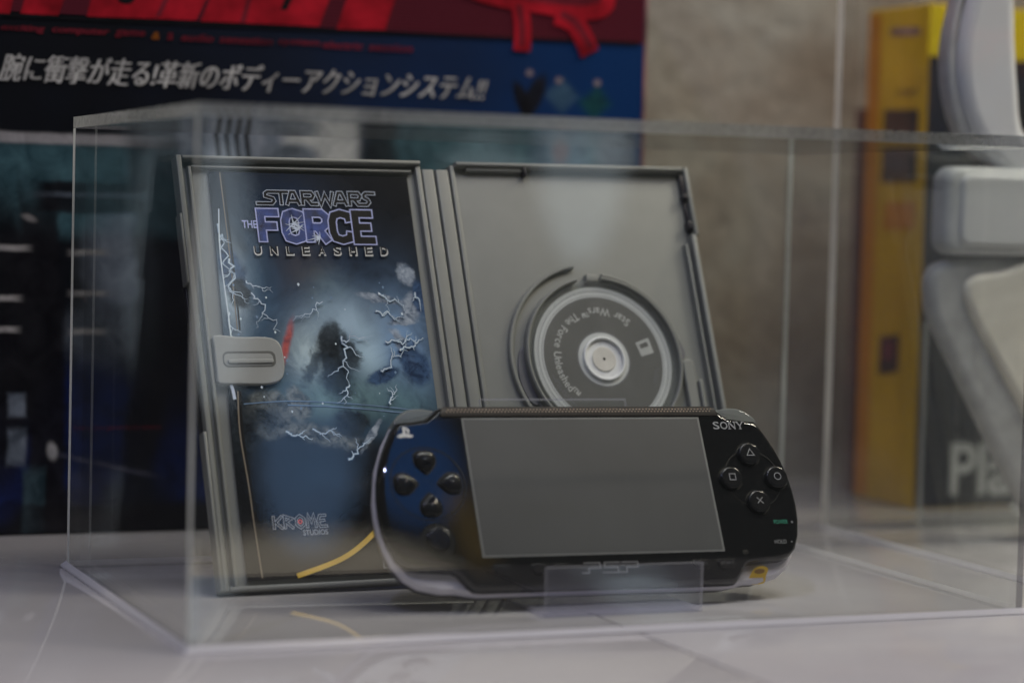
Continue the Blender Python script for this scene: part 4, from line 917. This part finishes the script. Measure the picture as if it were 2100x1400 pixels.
front([(YX+0.0004, 0.2215), (0.8595, 0.2215), (0.8595, YH-0.0006), (YX+0.0004, YH-0.0006)], 'bright_yellow')
front([(YX+0.0004, 0.001), (0.8595, 0.001), (0.8595, 0.2210), (YX+0.0004, 0.2210)], 'dark_card')
b.build('front_print', yb)
b = MB()
lt = [(0.65032,0.00748),(0.64925,0.03333),(0.66391,0.03314)]
h_ = lt[1][1]-lt[0][1]
vs, fs = glyphs('PlayStation', 0.02); xs = [v[0] for v in vs]; ys = [v[1] for v in vs]
sc = h_/0.72
b.add([(lt[0][0]+(v[0]-min(xs))*sc*0.9, YY-0.0009, lt[0][1]+v[1]*sc) for v in vs], fs, 'white_print')
b.build('front_lettering', yb)
# added block standing in for a dark reddish blur beside the yellow package
b = MB(); M['dark_red_blur'] = mat('dark_red_blur', (0.10, 0.028, 0.03), 0.6, var=0.5, nscale=14)
b.box(0.6335, 0.80, 1.0685, 1.083, 0.0004, 0.198, 'dark_red_blur', 0.0006)
tag(b.build('red_blur_block'), 'added dark red block for the reddish blur beside the yellow package', 'carton')

# ------------------------------------------------------------ white headset inside the tall box
M['white_shell'] = mat('white_shell_plastic', (0.80, 0.81, 0.82), 0.35, var=0.04, nscale=20)
M['cushion'] = mat('grey_cushion', (0.62, 0.63, 0.62), 0.8, var=0.1, nscale=60)
M['beige_pad'] = mat('beige_pad', (0.88, 0.84, 0.73), 0.7, var=0.06, nscale=60)
M['rim_grey'] = mat('grey_rim_plastic', (0.58, 0.58, 0.56), 0.5)
def perforated():
    q = NT('perforated_pad'); v = q.coords()
    vo = q.n('ShaderNodeTexVoronoi'); vo.inputs['Scale'].default_value = 620; vo.inputs['Randomness'].default_value = 0.0; q.l(v, vo.inputs['Vector'])
    q.l(q.ramp(vo.outputs['Distance'], [(0.25, (0.50, 0.51, 0.51)), (0.45, (0.80, 0.81, 0.80))]), q.b.inputs['Base Color']); q.b.inputs['Roughness'].default_value = 0.8; return q.m
M['perf'] = perforated()
hs = empty('headset', upright(0, 0.9000, 0), 'white headset with grey cushions resting inside the tall acrylic box', 'headset')
def hp(pts): # outlines measured on the plane y = 0.87, moved to 0.90 with their size
    k = 0.900/0.87
    return [(x*k, 0.142+(z-0.142)*k) for x, z in pts]
b = MB()
bandp = hp([(0.56611,0.25314),(0.56143,0.23861),(0.55780,0.22212),(0.55672,0.20781),(0.55951,0.19262),(0.56561,0.17913),(0.57582,0.16713),(0.58841,0.15861),(0.60469,0.15384),(0.63239,0.15244),(0.63151,0.17138),(0.61136,0.17178),(0.59629,0.17545),(0.58911,0.18204),(0.58641,0.19887),(0.58405,0.21936),(0.58060,0.25405)])
b.slab(smooth(bandp, 3), -0.012, 0.004, 'white_shell', 0.005, 5); b.build('headband', hs)
b = MB(); b.slab(smooth(hp([(0.56611,0.25314),(0.56191,0.23863),(0.55900,0.22218),(0.55839,0.20789),(0.56119,0.19269),(0.56754,0.17920),(0.57754,0.16657),(0.56965,0.16941),(0.56083,0.17835),(0.55544,0.19246),(0.55314,0.20764),(0.55422,0.22194),(0.55832,0.23843),(0.56131,0.25283)]), 2), -0.011, -0.001, 'rim_grey', 0.002); b.build('band_liner', hs)
pr = hp([(0.55022,0.12745),(0.61669,0.16462)])
b = MB(); b.slab(rrect(pr[0][0], pr[1][0], pr[0][1], pr[1][1], 0.007), -0.008, 0.0065, 'cushion', 0.004, 5)
cush = b.build('cushion', hs)
b = MB(); b.slab(rrect(pr[0][0]+0.0065, pr[1][0], pr[0][1]+0.004, pr[1][1]-0.003, 0.005), 0.005, 0.0085, 'perf', 0.002, 4); b.build('perforated_pad', cush)
b = MB()
low = hp([(0.54752,0.11141),(0.54816,0.11921),(0.55346,0.12422),(0.56663,0.12607),(0.59843,0.12698),(0.62850,0.12704),(0.63471,-0.00713),(0.60607,0.01079),(0.58486,0.04181),(0.56257,0.07848),(0.55041,0.09910)])
b.slab(smooth(low, 3), -0.010, 0.002, 'rim_grey', 0.004, 5); arm = b.build('face_shield', hs)
b = MB(); bp = hp([(0.56140,0.11238),(0.56573,0.11862),(0.57901,0.12087),(0.62868,0.12324),(0.63391,0.01004),(0.61284,0.02759),(0.59661,0.05573),(0.58078,0.07949),(0.56650,0.10023)])
b.slab(smooth(bp, 3), 0.0005, 0.006, 'beige_pad', 0.003, 4); b.build('pad', arm)
# clear stand carrying the headset
ss = empty('headset_stand', upright(0, 0.9480, 0), 'clear sloped acrylic stand beside the white headset', 'stand')
so = [(0.59487,0.00187),(0.59782,0.09693)]
x0 = so[0][0]; zt = so[1][1]
b = MB()
def stand_plate(mb, pts, z0, z1):
    n = len(pts)
    mb.add([(x, y, z1) for x, y in pts], [tuple(range(n))], 'acrylic'); mb.add([(x, y, z0) for x, y in pts], [tuple(range(n-1, -1, -1))], 'acrylic')
    for i in range(n):
        p, q = pts[i], pts[(i+1) % n]
        mb.add([(p[0], p[1], z0), (q[0], q[1], z0), (q[0], q[1], z1), (p[0], p[1], z1)], [(0, 1, 2, 3)], 'acrylic_edge')
stand_plate(b, [(x0, 0.0006), (x0+0.060, 0.0006), (x0+0.060, 0.020), (x0+0.0055, zt-0.003), (x0+0.0025, zt), (x0+0.0003, zt-0.002)], -0.002, 0.002)
b.build('end_plate', ss)
